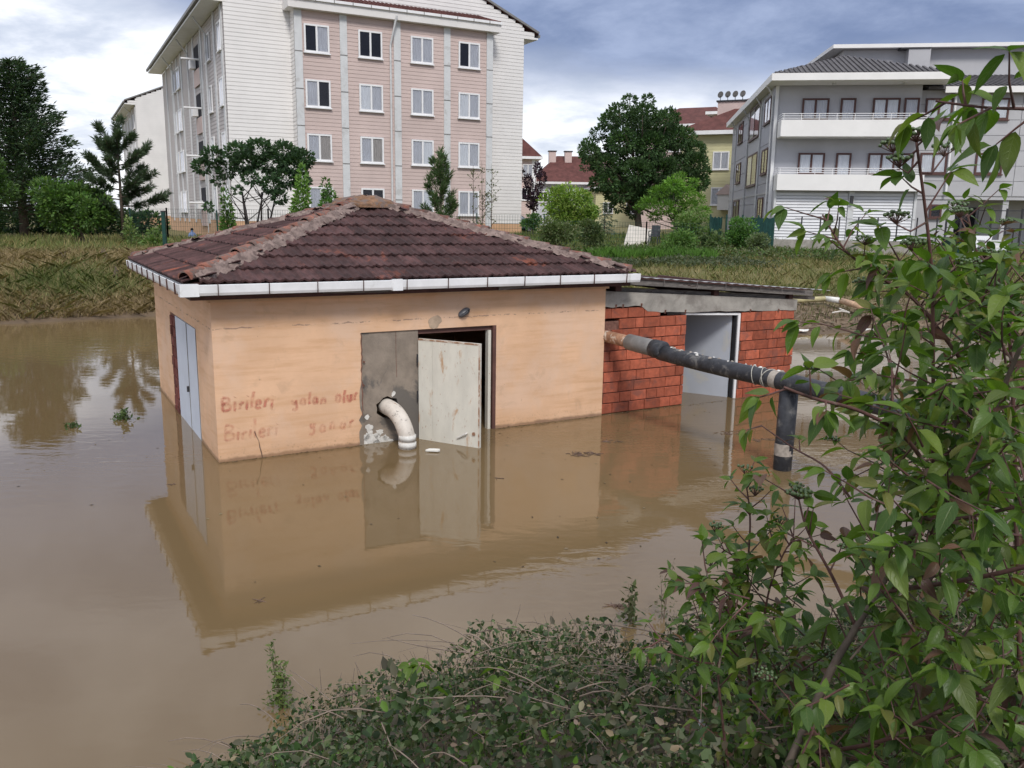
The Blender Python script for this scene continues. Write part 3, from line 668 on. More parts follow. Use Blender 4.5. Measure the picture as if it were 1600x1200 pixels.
# door frame, leaf swung inward
w = MB(); w.box(SDR-.05, SDR-.005, .02, .12, -.3, bz(SDR, 0)-.03+Z0); w.build('door_jamb', M_white, shed)
w = MB(); w.box(SDR-.075, SDR-.055, .035, .10, -.3, bz(SDR, 0)-.05+Z0); w.build('jamb_gap_strip', M_darkmetal, shed)  # dark strip painting the black gap between leaf and jamb
w = MB(); w.hexa([(S1+.004, .02, bz(S1, 0)-.05+Z0), (SDR-.051, .02, bz(SDR, 0)-.06+Z0), (SDR-.051, .12, bz(SDR, 0)-.06+Z0), (S1+.004, .12, bz(S1, 0)-.05+Z0)],
       [(S1+.004, .02, bz(S1, 0)-.02+Z0), (SDR-.051, .02, bz(SDR, 0)-.03+Z0), (SDR-.051, .12, bz(SDR, 0)-.03+Z0), (S1+.004, .12, bz(S1, 0)-.02+Z0)]); w.build('door_head', M_white, shed)
hx, hy = SDR-.075, .125; ex, ey = SU(7.39)-.30, 1.0; LW = math.hypot(ex-hx, ey-hy)
dd = MB().box(0, LW, -.018, .018, -.3, bz(SDR, 0)-.07+Z0).build('door', M_doorgrey, shed); dd.location = (hx, hy, 0); dd.rotation_euler = (0, 0, math.atan2(ey-hy, ex-hx)); dd['label'] = 'pale grey metal door leaf swung inward'
# sheet roof
def rz_(u): return 1.945-.078*u
w = MB(); nu = 120; V_ = []
ua, ub = .10, SU(9.50)
for i in range(nu+1):
    u = ua+(ub-ua)*i/nu; c = .006*math.sin(i*math.pi/2.5)
    f = -.13+.05*(random.random()-.5)*(1 if i % 12 == 0 else .1)+.07*max(0, (u-2.2)/2)
    for (v, zo) in ((f, 0), (1.6, -.06), (SD+.15, -.12)):
        V_.append((u, v, rz_(u)+zo+c+Z0)); 
V_ += [(a, b, c-.006) for a, b, c in V_]; m_ = (nu+1)*3
w.add(V_, [(i*3+j, (i+1)*3+j, (i+1)*3+j+1, i*3+j+1) for i in range(nu) for j in range(2)]+[(m_+i*3+j, m_+i*3+j+1, m_+(i+1)*3+j+1, m_+(i+1)*3+j) for i in range(nu) for j in range(2)]+[(i*3, m_+i*3, m_+(i+1)*3, (i+1)*3) for i in range(nu)])
M_sheet = mat('galvanised_sheet', (.42, .42, .43), .5, .2, 6, metallic=.4, c2=(.20, .11, .09), c2scale=3.5, c2lo=.55, c2hi=.66)
w.build('roof_sheet', M_sheet, shed, True)
MB().beam((.12, -.09, rz_(.12)-.07+Z0), (SU(9.1), -.06, rz_(SU(9.1))-.065+Z0), .04, .085).build('eave_board', M_wood, shed)
MB().beam((.14, -.125, rz_(.14)-.017+Z0), (SU(8.9), -.118, rz_(SU(8.9))-.017+Z0), .02, .018).build('sheet_edge', M_fascia, shed)
for u, w_ in ((.16, .10), (1.95, .09), (3.5, .09)): MB().box(u, u+w_, -.02, SD, bz(u, 1)+.002+Z0, rz_(u)-.022+Z0).build('rafter', M_fascia, shed)
MB().beam((.3, .10, bz(.3, 1)+.03+Z0), (SU(9.3), .10, bz(SU(9.3), 1)+.03+Z0), .10, .05).build('wall_plate', M_wood, shed)
for u in (.9, 1.5, 2.05, 2.75, 3.2): MB().beam((u, -.14, rz_(u)-.01+Z0), (u+.01, -.145, rz_(u)-.075-random.random()*.05+Z0), .012, .006).build('tie_wire', M_wood, shed)

# ------------------------------------------------------------------ black pipe line and post
ps = PH.w(5.19, .06, 1.10); pp = D(1227, 596, 9.06); dv = (pp-ps); dv = dv/np.linalg.norm(dv)
pipe = empty('supply_pipe', tuple(ps*[1, 1, 0]), label='long black plastic pipe running from brick shed over the post', cat='pipe')
rel = lambda p: tuple(np.asarray(p, float)-ps*np.array([1, 1, 0]))
at = lambda t: ps+dv*t
Lp = np.linalg.norm(pp-ps); sag = lambda t: np.array([0, 0, -.035*math.sin(math.pi*min(t/Lp, 1))])
MB().tube([rel(at(t)) for t in (-.25, 0, .3, .55)], [.082]*4, 18).build('rusty_end', M_rust, pipe, True)
MB().tube([rel(at(t)) for t in (.48, .50, .95, .97)], [.09, .108, .108, .10], 18).build('coupling', M_greypvc, pipe, True)
MB().tube([rel(at(t)) for t in (.96, .98, 1.16, 1.18)], [.098, .118, .118, .10], 18).build('coupling', M_black, pipe, True)
MB().tube([rel(at(t)+sag(t)) for t in np.linspace(1.1, Lp+1.5, 14)], [.098]*14, 20).build('barrel', M_black, pipe, True)
M_tape = mat('tape', (.34, .30, .26), .8, .3, 20)
for t in (2.95,): MB().tube([rel(at(t-.04)+sag(t)), rel(at(t+.05)+sag(t))], [.1005, .1005], 18, False).build('tape_band', M_tape, pipe, True)
def ring(t, tilt, r_=.104):
    c = at(t)+sag(t); a = np.cross(dv, [0, 0, 1]); a /= np.linalg.norm(a); b = np.cross(a, dv)
    return [rel(c+a*r_*math.cos(q)+b*r_*math.sin(q)+dv*tilt*math.cos(q+.6)) for q in np.linspace(0, 2*math.pi, 21)]
for t, tl in ((Lp-.42, .05), (Lp-.28, .05), (Lp-.22, -.04)): MB().tube(ring(t, tl), .005, 5, False).build('wire_tie', M_rope, pipe)
random.seed(11)
for i in range(26):
    t = random.uniform(1.15, Lp+.6) if i > 12 else random.uniform(1.2, 2.6); c = at(t)+sag(t)+np.array([random.uniform(-.04, .04), random.uniform(-.03, .03), .095])
    s = random.uniform(.008, .022); mb = MB(); mb.hexa([rel(c+np.array([x*s*random.uniform(.6, 1.5), y*s, -.006])) for x, y in ((-1, -1), (1, -1), (1, 1), (-1, 1))], [rel(c+np.array([x*s*.6, y*s*.6, random.uniform(.006, .014)])) for x, y in ((-1, -1), (1, -1), (1, 1), (-1, 1))])
    mb.build('dried_mud_flake', M_flake if i % 2 else M_tape, pipe)
pb = G(1222, 733)
post = empty('pipe_post', tuple(pb), label='upright black plastic pipe standing in the water under the long pipe', cat='post')
MB().tube([(0, 0, -.6), (0, 0, .12), (0, 0, .123), (.005, 0, .40), (.01, 0, .90)], [.098, .098, .1, .1, .1], 20).build('shaft', M_black, post, True)
MB().tube([(0, 0, .165), (0, 0, .30)], .1008, 20, False).build('worn_band', M_tape, post, True)

# ------------------------------------------------------------------ litter on the water
def clump(name, px, py, label, n, r, mt, cat='debris', flat=.3, group=None):
    p = G(px, py); mb = MB()
    for i in range(n):
        a = random.uniform(0, 2*math.pi); q = r*math.sqrt(random.random()); c = Vector((math.cos(a)*q*2.2, math.sin(a)*q, .004)); d = Vector((random.gauss(0, 1), random.gauss(0, .5), random.gauss(0, .08))).normalized()*random.uniform(.02, .07)
        mb.tube([c-d, c, c+d], [.002, .004, .002], 4)
    o = mb.build(name, mt); o.location = (p[0], p[1], 0); tag(o, label, cat, group); return o
random.seed(5)
clump('floating_twigs', 912, 710, 'dark raft of floating twigs off the peach wall corner', 34, .09, M_litter)
clump('floating_twigs', 955, 690, 'small scatter of twigs floating near brick wall', 12, .06, M_litter)
clump('floating_twigs', 1140, 676, 'twigs floating in front of shed doorway', 16, .12, M_litter)
clump('floating_twigs', 1195, 688, 'twigs drifting beside the black pipe post', 14, .09, M_litter)
clump('floating_twigs', 968, 948, 'twigs floating at the edge of the bramble', 16, .035, M_litter)
for q, lab in (((780, 748), 'tiny leaf floating below the open doorway'), ((497, 628), ''), ((270, 757), 'dark leaf floating beside pump house corner'), ((830, 655), 'leaf floating by the peach wall right of the door'), ((400, 940), 'speck of leaf on open water over the roof reflection')):
    if lab: clump('floating_leaf', *q, lab, 3, .025, M_litter, 'leaf')
random.seed(3)
fm = blob(0, 0, .055, 12, 1.6, 0, .2, .02); fm.v = [(a, c*.6, .012+(b*-1 if b < 0 else 0)) for a, b, c in fm.v]
o = fm.build('foam_scrap', M_foam); o.location = tuple(G(677, 706)); tag(o, 'white foam scrap floating by the open door', 'foam scrap')

n = 240; x = rng.uniform(-5, 4.5, n); y = rng.uniform(5.6, 15, n); lo_ = np.array([PH.loc((a, b, 0))[:2] for a, b in zip(x, y)])
ok = ~((lo_[:, 0] > -.05) & (lo_[:, 1] > -.05)); near_ = rng.uniform(size=n) < .5
C = np.column_stack([x, y, np.full(n, .004)])[ok]
a_ = rng.uniform(0, 6.28, len(C))
tag(leafcloud('floating_specks', C, rng.uniform(.01, .045, len(C)), tints(len(C), [(.10, .07, .04), (.22, .17, .11), (.06, .045, .03)]), M_grass, aspect=.5, dirs=np.column_stack([np.cos(a_), np.sin(a_), 0*a_])*4, upbias=6.), 'specks of leaf litter floating on the flood water', 'leaf litter', kind='stuff')
u_ = rng.uniform(-.02, 8.8, 900); C = np.array([PH.w(q, -.012-abs(rng.normal())*.03, .003) for q in u_ if not (1.7 < q < 3.4)])
a_ = PH.a+rng.normal(size=len(C))*.4
tag(leafcloud('scum_line', C, rng.uniform(.012, .05, len(C)), tints(len(C), [(.13, .09, .055), (.24, .19, .14), (.08, .06, .04)]), M_grass, aspect=.25, dirs=np.column_stack([np.cos(a_), np.sin(a_), 0*a_])*4, upbias=6.), 'thin line of scum and straw along the flooded walls', 'scum', kind='stuff')

# ------------------------------------------------------------------ far buildings: shared builders
def wall_front(v): return lambda a, z, out: (a, v-out, z)
def wall_left(u): return lambda a, z, out: (u-out, a, z)
def wall_right(u): return lambda a, z, out: (u+out, a, z)
def wbox(mb, W, a0, a1, z0, z1, o0, o1):
    P = [W(a, z, o) for z in (z0, z1) for a, o in ((a0, o0), (a1, o0), (a1, o1), (a0, o1))]
    return mb.hexa(P[:4], P[4:])
def siding(parent, W, a0, a1, z0, z1, mt, pitch=.2, dep=.017, base=0., name='siding', gable=None):
    """clapboards: each board leans out at its foot"""
    mb = MB(); z = z0
    while z < z1-.02:
        zt = min(z+pitch, z1); b0, b1 = a0, a1
        if gable: b0, b1 = gable((z+zt)/2)
        if b1-b0 > .05:
            mb.quad(W(b0, z, base+dep), W(b1, z, base+dep), W(b1, zt, base), W(b0, zt, base))
            mb.quad(W(b0, z, base), W(b1, z, base), W(b1, z, base+dep), W(b0, z, base+dep))
        z += pitch
    return tag(mb.build(name, mt, parent), kind='stuff')
def window(parent, W, a0, a1, z0, z1, frame_mt, curt=None, fw=.09, base=.03, mull=True, sill=True, ajar=False):
    mb = MB(); o0, o1 = base, base+.07
    wbox(mb, W, a0, a0+fw, z0, z1, o0, o1); wbox(mb, W, a1-fw, a1, z0, z1, o0, o1)
    wbox(mb, W, a0+fw, a1-fw, z0, z0+fw, o0, o1); wbox(mb, W, a0+fw, a1-fw, z1-fw, z1, o0, o1)
    win = mb.build('window', frame_mt, parent); mid = (a0+a1)/2
    if mull: wbox(MB(), W, mid-fw*.55, mid+fw*.55, z0+fw, z1-fw, o0, o1-.005).build('mullion', frame_mt, win)
    if sill: wbox(MB(), W, a0-.05, a1+.05, z0-.06, z0-.002, o0, o1+.05).build('sill', frame_mt, win)
    cells = [(a0+fw, mid-fw*.55), (mid+fw*.55, a1-fw)] if mull else [(a0+fw, a1-fw)]
    cu = curt if isinstance(curt, (list, tuple)) else [curt]*len(cells)
    for (p, q), c in zip(cells, cu):
        wbox(MB(), W, p, q, z0+fw, z1-fw, o0, o0+.012).build('curtain' if c else 'room_shade_panel', c or M_room, win)  # without a curtain, a dark backing panel paints the unlit room
        if c:     # folds
            n = 9; mb = MB(); V_ = []
            for i in range(n+1):
                a = p+.01+(q-p-.02)*i/n; V_ += [W(a, z0+fw+.01, o0+.016+.016*(i % 2)), W(a, z1-fw-.01, o0+.016+.016*(i % 2))]
            mb.add(V_, [(2*i, 2*i+2, 2*i+3, 2*i+1) for i in range(n)]).build('curtain_fold', c, win)
        mb = MB(); mb.quad(W(p, z0+fw, o0+.045), W(q, z0+fw, o0+.045), W(q, z1-fw, o0+.045), W(p, z1-fw, o0+.045)); mb.build('pane', M_glass, win)
    return win
random.seed(21)
# ------------------------------------------------------------------ pink apartment block
BL = Frame((-11.2891, 47.8019), .4898); GZ = 1.0
def apartment(fr, label, full):
    b = empty('apartment_block', fr.w(0, 0, 0), fr.a, label=label, cat='apartment block')
    U0, U1, V0, V1, ZEv = -3.93, 13.71, .8, 28.2, 13.3; UM = (U0+U1)/2; SLP = .42
    if not full: V1 = 20
    mb = MB(); mb.box(U0+.03, U1-.03, V0+.03, V1, GZ-.5, ZEv); mb.build('core_wall', M_sidingw, b)
    mb = MB(); mb.box(U0-.02, U1+.02, V0-.02, V1, GZ-.6, 2.22); mb.build('plinth', M_plinth, b)
    ztop = lambda u: ZEv+.35+(min(u-U0, U1-u)+.75)*SLP
    def gab(z): 
        ins = max(0., (z-ZEv-.35)/SLP-.75) if z > ZEv else 0.
        ex = .72 if z > ZEv+.02 else 0
        return U0-ex+max(0, ins+ex if z > ZEv+.35 else 0), U1+ex-max(0, ins+ex if z > ZEv+.35 else 0)
    siding(b, wall_front(V0), U0, U1, 2.24, ZEv, M_sidingw, .205)
    siding(b, wall_front(V0), U0, U1, ZEv, ZEv+.35+(UM-U0+.75)*SLP, M_sidingw, .205, gable=gab, name='gable_siding')
    # gable backing and roof slopes
    mb = MB(); zr = ZEv+.42+(UM-U0+.8)*SLP
    for s, (ue, ur) in enumerate(((U0-1.0, UM), (U1+1.0, UM))):
        ze_ = ZEv+.30
        mb.hexa([(ue, V0-.05, ze_), (ur, V0-.05, zr), (ur, V1+.3, zr), (ue, V1+.3, ze_)], [(ue, V0-.05, ze_+.14), (ur, V0-.05, zr+.14), (ur, V1+.3, zr+.14), (ue, V1+.3, ze_+.14)])
    mb.build('roof', M_redroof, b)
    for ue, s in ((U0-1.0, 1), (U1+1.0, -1)):
        mb = MB(); mb.beam((ue, V0-.08, ZEv+.40), (UM, V0-.08, zr+.10), .10, .12); mb.build('verge_trim', M_greypvc, b)
        mb = MB(); mb.box(min(ue, ue+s*1.0), max(ue, ue+s*1.0), V0+.02, V1+.2, ZEv+.02, ZEv+.12); mb.build('soffit', M_white, b)
        mb = MB(); mb.box(min(ue, ue-s*.14), max(ue, ue-s*.14), V0-.0, V1+.3, ZEv+.16, ZEv+.32); mb.build('gutter', M_greypvc, b)
    # left face
    WL = wall_left(U0)
    siding(b, WL, V0+.02, V1, 2.24, ZEv, M_sidingshade, .205)
    for px_ in (349, 337, 316, 303, 294, 283, 276, 268, 259) if full else ():
        v = fr.side(px_, 100, U0)[1]
        if V0 < v < V1: wbox(MB(), WL, v-.22, v+.22, 2.0, ZEv, .0, .07).build('pilaster', M_pilaster, b)
    if not full:
        for v in (1.2, 5, 9, 13, 17): wbox(MB(), WL, v-.2, v+.2, 2.0, ZEv, .0, .07).build('pilaster', M_pilaster, b)
    cols = [(346, 1.1), (327, 1.5), (278, 1.8), (271, 1.5)] if full else []
    for r_ in range(4):
        zt = 12.53-2.8*r_
        if full:
            for px_, hw in cols:
                v = fr.side(px_, 100, U0)[1]
                if V0 < v-hw/2 and v+hw/2 < V1: window(b, WL, v-hw/2, v+hw/2, zt-1.45, zt, M_white, random.choice([M_curtain, None, M_curtain2]))
            v = fr.side(309, 100, U0)[1]       # loggia bay: railing, flower-box panel
            wbox(MB(), WL, v-1.1, v+1.1, zt-1.5, zt+.05, .03, .05).build('loggia_shade_panel', M_room, b)  # flat dark plate painting the shade of the recessed loggia
            wbox(MB(), WL, v-1.1, v+1.1, zt-2.3, zt-1.35, .06, .12).build('loggia_parapet', M_pinkw, b)
            mb = MB(); wbox(mb, WL, v-1.3, v-1.15, zt-2.7, zt+.2, .06, .1); mb.build('loggia_post', M_pilaster, b)
            mb = MB().tube([WL(v-1.0, zt-.9, .05), WL(v-1.0, zt-.9, 1.1)], .06, 8); mb.build('flue_pipe', M_white, b)
            wbox(MB(), WL, v+.2, v+.9, zt-1.25, zt-.75, .1, .42).build('air_conditioner', M_white, b)
        else:
            for v in (3, 7, 11, 15): window(b, WL, v-.7, v+.7, zt-1.4, zt, M_white, random.choice([M_curtain, None]))
    for v in ((5.2, 12.5, 20) if full else (3.5,)):
        mb = MB().tube([WL(v, ZEv+.25, 1.05), WL(v+.6, ZEv-.75, .16), WL(v+.6, 2.3, .16)], .055, 6); mb.build('downpipe', M_pilaster, b)
    if full:
        # projecting pink bay
        B0, B1 = -.5, 11.12; BT = 13.2
        mb = MB(); mb.box(B0+.02, B1-.02, .02, V0+.02, GZ-.5, BT); mb.build('bay_core', M_sidingp, b)
        mb = MB(); mb.box(B0-.02, B1+.02, -.02, V0-.021, GZ-.6, 2.22); mb.build('bay_plinth', M_plinth, b)
        siding(b, wall_front(0), B0, B1, 2.24, BT, M_sidingp, .205)
        siding(b, wall_left(B0), .0, V0, 2.24, BT, M_sidingw, .205)
        WF = wall_front(0)
        for u in (-.30, 2.15, 5.22, 8.25, 10.98):
            p = wbox(MB(), WF, u-.2, u+.2, 2.0, BT, .0, .075).build('pilaster', M_pilaster, b)
            for z in (11.1, 9.2, 7.3, 5.4, 3.5): wbox(MB(), WF, u-.205, u+.205, z, z+.05, .075, .085).build('pilaster_joint', M_greypvc, p)
        dp = MB().tube([WF(5.05, BT+.2, .5), WF(4.80, BT-1.3, .12), WF(4.80, 2.2, .12)], .055, 6); dp.build('downpipe', M_pilaster, b)
        cs = [M_curtain, M_curtain2, None, M_curtain]
        pat = {(0, 0): (None, M_curtain), (0, 1): (None, None), (0, 2): (M_curtain, M_curtain), (0, 3): (None, M_curtain), (1, 0): (M_curtain, None), (1, 3): (M_curtain2, M_curtain), (2, 2): (M_curtain, M_curtain2), (2, 3): (M_curtain2, M_curtain), (3, 1): (None, None), (3, 2): (M_curtain, M_curtain2)}
        for r_ in range(4):
            for c_, u in enumerate((0, 2.977, 6.018, 8.961)):
                zt = 12.53-2.8*r_; window(b, WF, u, u+1.36, zt-1.42, zt, M_white, pat.get((r_, c_), random.choice([(M_curtain, M_curtain), (M_curtain2, M_curtain), (M_curtain3, M_curtain3), (M_curtain, M_curtain3)])))
        mb = MB(); mb.box(B0-.38, B1+.42, -.42, V0-.03, BT, BT+.52); mb.build('bay_fascia', M_sidingw, b)
        mb = MB(); mb.box(B0-.38, B1+.42, -.52, -.425, BT+.42, BT+.56); g = mb.build('gutter', M_white, b)
        for i in range(12): MB().box(B0+i*1.02, B0+i*1.02+.04, -.53, -.521, BT+.40, BT+.58).build('gutter_bracket', M_greypvc, g)
        mb = MB(); mb.hexa([(B0-.3, -.42, BT+.53), (B1+.4, -.42, BT+.53), (B1-1.8, 3.6, BT+.6), (B0+.8, 3.6, BT+.6)], [(B0-.3, -.42, BT+.62), (B1+.4, -.42, BT+.62), (B1-1.8, 3.6, BT+2.0), (B0+.8, 3.6, BT+2.0)]); rf = mb.build('bay_roof', M_redroof, b)
        for i in range(46):
            u = B0-.2+i*.255; mb = MB(); mb.beam((u, -.40, BT+.645), (u*.9+.5, 3.5, BT+2.01), .10, .05); mb.build('tile_row', M_redroof, rf)
        mb = MB(); mb.box(10.2, 11.9, V0-.03+.035, V0+.2, ZEv+.3, ZEv+1.0); mb.build('parapet_end', M_sidingw, b)
    return b
apartment(BL, 'pink and white clapboard apartment block rising right behind the pump house', True)
B2 = Frame(BL.w(-3.93, 50, 0)[:2], .4898); B2.o = BL.w(-3.93+3.75, 50, 0)*[1, 1, 0]
apartment(B2, 'farther white apartment block half hidden behind the pink one and the pines', False)

# ------------------------------------------------------------------ grey house
GH = Frame((13.28, 45.0), R(-8.2))
gh = empty('grey_house', GH.w(0, 0, 0), GH.a, label='blue-grey house with white balconies and dark tiled hip roof', cat='house')
g0 = 1.2
mb = MB(); mb.box(.02, 7.18, 1.32, 22, g0-.6, 9.5); mb.build('main_wall', M_housewall, gh)
mb = MB(); mb.box(7.2, 24, 1.9, 20, 4.0, 9.3); mb.build('wing_wall', M_panell, gh)
WGF, WGL, WGR = wall_front(1.3), wall_left(0.0), wall_front(1.88)
# panels on the left face and the wing
for i in range(8):
    z0 = g0+.3+i*1.05; 
    for (a, b_) in ((1.30, 5.9), (5.95, 11.7), (11.75, 22)):
        if 5 < a < 7 and i >= 3: continue
        wbox(MB(), WGL, a, b_-.03, z0, min(z0+1.02, 9.5), -.02, .03).build('wall_panel', M_panelg, gh)
for i in range(7):
    z0 = 4.05+i*.76
    for (a, b_) in ((7.21, 12.2), (12.23, 17.2), (17.23, 24)):
        wbox(MB(), WGR, a, b_, z0, min(z0+.735, 9.3), -.02, .025).build('wall_panel', M_panell, gh)
wbox(MB(), WGL, 5.95, 11.7, 4.3, 9.5, -.02, .028).build('stair_bay', M_panell, gh)
for z0 in (4.7, 7.5):
    window(gh, WGL, 6.6, 11.2, z0, z0+1.9, M_brownwin, [None, M_curtain])
for v0, v1 in ((2.3, 4.6), (15, 17.5)):
    for z0 in (5.15, 7.85): window(gh, WGL, v0, v1, z0, z0+1.35, M_brownwin, [None, None])
window(gh, WGL, 14.6, 18, 2.7, 4.0, M_brownwin, [None, None]); window(gh, WGL, 3.0, 5.0, 2.2, 3.9, M_brownwin, [None, None])
wbox(MB(), WGL, 1.3, 22, 4.05, 4.16, .03, .06).build('string_band', M_panell, gh)
for v in (1.6, 5.9, 11.75, 19): MB().tube([WGL(v-.3, 9.55, .5), WGL(v, 9.0, .09), WGL(v, g0, .09)], .05, 6).build('downpipe', M_pilaster, gh)
wbox(MB(), WGF, -.02, .14, g0-.5, 9.5, .02, .10).build('corner_trim', M_white, gh)
# balconies
def balcony(z0, z1):
    mb = MB(); mb.box(.18, 7.3, 0, .12, z0, z1); mb.box(.18, .30, .122, 1.28, z0, z1); mb.box(7.18, 7.3, .122, 1.28, z0, z1); mb.box(.302, 7.178, .122, 1.28, z0, z0+.14)
    b = mb.build('balcony', M_balc, gh)
    for k in range(3): MB().tube([(.2, 1.2, z1+.08+k*.11), (.2, .06, z1+.08+k*.11), (7.26, .06, z1+.08+k*.11), (7.26, 1.2, z1+.08+k*.11)], .018, 5).build('rail', M_white, b)
    for i in range(9): MB().tube([(.3+i*.86, .06, z1), (.3+i*.86, .06, z1+.31)], .016, 5).build('baluster', M_white, b)
balcony(6.86, 7.67); balcony(4.2, 5.0)
for z0 in (7.78, 5.06):
    c = M_curtain2 if z0 < 6 else M_curtain
    window(gh, WGF, 1.35, 2.68, z0, z0+1.08, M_brownwin, c); window(gh, WGF, 4.83, 6.15, z0, z0+1.08, M_brownwin, M_curtain2)
    window(gh, WGF, 3.25, 4.0, z0-.75, z0+1.08, M_brownwin, c, mull=False, sill=False); window(gh, WGF, 6.35, 7.08, z0-.75, z0+1.08, M_brownwin, c if z0 < 6 else M_curtain, mull=False, sill=False)
for u in (7.55, 10.25, 13.2, 16): 
    for z0 in (5.15, 7.85): window(gh, WGR, u, u+1.32, z0, z0+1.06, M_brownwin, M_curtain2 if u != 13.2 else (M_curtain, None))
MB().tube([(8.95, 1.72, 9.2), (8.95, 1.72, 4.1)], .06, 8).build('downpipe', M_white, gh)
# shutters
for a, b_ in ((.28, 3.85), (4.15, 7.05)):
    mb = MB(); z = g0+.2; W = wall_front(.55)
    while z < 4.0:
        mb.quad(W(a, z, .06), W(b_, z, .06), W(b_, z+.13, .02), W(a, z+.13, .02)); mb.quad(W(a, z, 0), W(b_, z, 0), W(b_, z, .06), W(a, z, .06)); z += .15
    s_ = tag(mb.build('roller_shutter', M_shutter, gh), kind='stuff')
mb = MB(); mb.box(.15, 7.15, .56, 1.3, g0-.5, 4.19); mb.build('shop_wall', M_housewall, gh)
for u in (.15, 3.87, 7.07): MB().box(u, u+.12 if u != 3.87 else u+.27, .42, .559, g0-.5, 4.19).build('shutter_guide', M_pilaster, gh)
MB().box(3.93, 4.07, .25, .418, 3.55, 3.95).build('lamp_box', M_darkmetal, gh)
# porch of the wing
mb = MB(); mb.box(7.2, 24, 4.4, 4.6, g0-.5, 4.0); mb.build('porch_back_wall', M_housewall, gh)
mb = MB(); mb.box(7.2, 24, 1.9, 4.6, 3.86, 3.998); mb.build('porch_ceiling', M_panell, gh)
mb = MB(); mb.box(7.3, 9.6, 1.95, 4.4, g0-.5, 3.85); mb.build('porch_room', M_panell, gh); 
window(gh, wall_front(1.95), 8.3, 8.9, 2.9, 3.6, M_brownwin, None, mull=False)
for u in (11.9, 15.2, 18.5): MB().box(u, u+.28, 2.0, 2.28, g0-.5, 3.85).build('column', M_panell, gh)
window(gh, wall_front(4.4), 9.9, 11.6, g0+.05, 3.5, M_darkmetal, (None, None), sill=False)
# roof
def hiproof(parent, u0, u1, v0, v1, ze, zr, inset, mt, rows=None, name='roof'):
    mb = MB(); um0, um1 = u0+inset, u1-inset; vm = (v0+v1)/2
    if (v1-v0) > (u1-u0): P = [((u0+u1)/2, v0+inset, zr), ((u0+u1)/2, v1-inset, zr)]; fs = [(0, 1, 4), (1, 2, 5, 4), (2, 3, 5), (3, 0, 4, 5)]
    else: P = [(um0, vm, zr), (um1, vm, zr)]; fs = [(0, 1, 5, 4), (1, 2, 5), (2, 3, 4, 5), (3, 0, 4)]
    mb.add([(u0, v0, ze), (u1, v0, ze), (u1, v1, ze), (u0, v1, ze)]+P, fs+[(3, 2, 1, 0)]); return mb.build(name, mt, parent), P
rf, P_ = hiproof(gh, -.45, 8.2, -.45, 22.4, 9.84, 11.35, 4.3, M_greyroof)
# ribs of pan tiles on the front slope and left slope
for i in range(34):
    u = -.3+i*.25; t = 1-abs(u-3.875)/4.325; 
    MB().beam((u, -.44, 9.875), (u, -.44+4.3*t, 9.875+1.51*t), .11, .06).build('tile_row', M_greyroof, rf)
for i in range(40):
    v = 0+i*.55; t = min(1, (v+.45)/4.3)
    MB().beam((-.43, v, 9.875), (-.43+4.3*t, v, 9.875+1.51*t), .13, .06).build('tile_row', M_greyroof, rf)
mb = MB(); mb.box(-.5, 8.25, -.5, -.38, 9.5, 9.84); mb.box(-.5, -.38, -.379, 22.4, 9.5, 9.84); mb.box(8.13, 8.25, -.379, 2, 9.5, 9.84); mb.build('roof_fascia', M_balc, gh)
mb = MB(); mb.box(-.379, 8.129, -.379, 1.3, 9.5, 9.56); mb.box(-.379, 0, 1.301, 22.4, 9.5, 9.56); mb.build('soffit', M_balc, gh)
for i, u in enumerate((2.7, 6.0)): MB().tube([(u, .5, 9.5), (u, .5, 9.42)], .09, 10).build('ceiling_light', M_pilaster, gh)
mb = MB(); mb.box(8.3, 24.4, 1.35, 1.5, 9.12, 9.42); mb.build('wing_fascia', M_balc, gh)
mb = MB(); mb.hexa([(7.5, 1.4, 9.3), (24.4, 1.4, 9.3), (24.4, 9, 9.4), (7.5, 9, 9.4)], [(7.5, 1.4, 9.43), (24.4, 1.4, 9.43), (24.4, 9, 11.3), (4, 9, 11.3)]); wr = mb.build('wing_roof', M_greyroof, gh)
for i in range(60): MB().beam((8.4+i*.27, 1.42, 9.47), (8.4+i*.27, 8.8, 11.27), .11, .06).build('tile_row', M_greyroof, wr)
mb = MB(); mb.box(4.3, 24, 6.6, 18, 9.6, 12.15); mb.build('penthouse', M_panell, gh)
mb = MB(); mb.hexa([(3.6, 6.0, 12.15), (24.6, 6.0, 12.15), (24.6, 18.5, 12.6), (3.6, 18.5, 12.6)], [(3.6, 6.0, 12.35), (24.6, 6.0, 12.35), (24.6, 18.5, 12.8), (3.6, 18.5, 12.8)]); mb.build('penthouse_roof', M_balc, gh)
mb = MB(); mb.box(7.6, 8.75, 5.9, 6.598, 10, 12.05); mb.build('penthouse_chimney', M_panell, gh)
MB().box(7.15, 8.72, 5.85, 6.5, 12.052, 12.12).build('chimney_cap', M_darkmetal, gh)

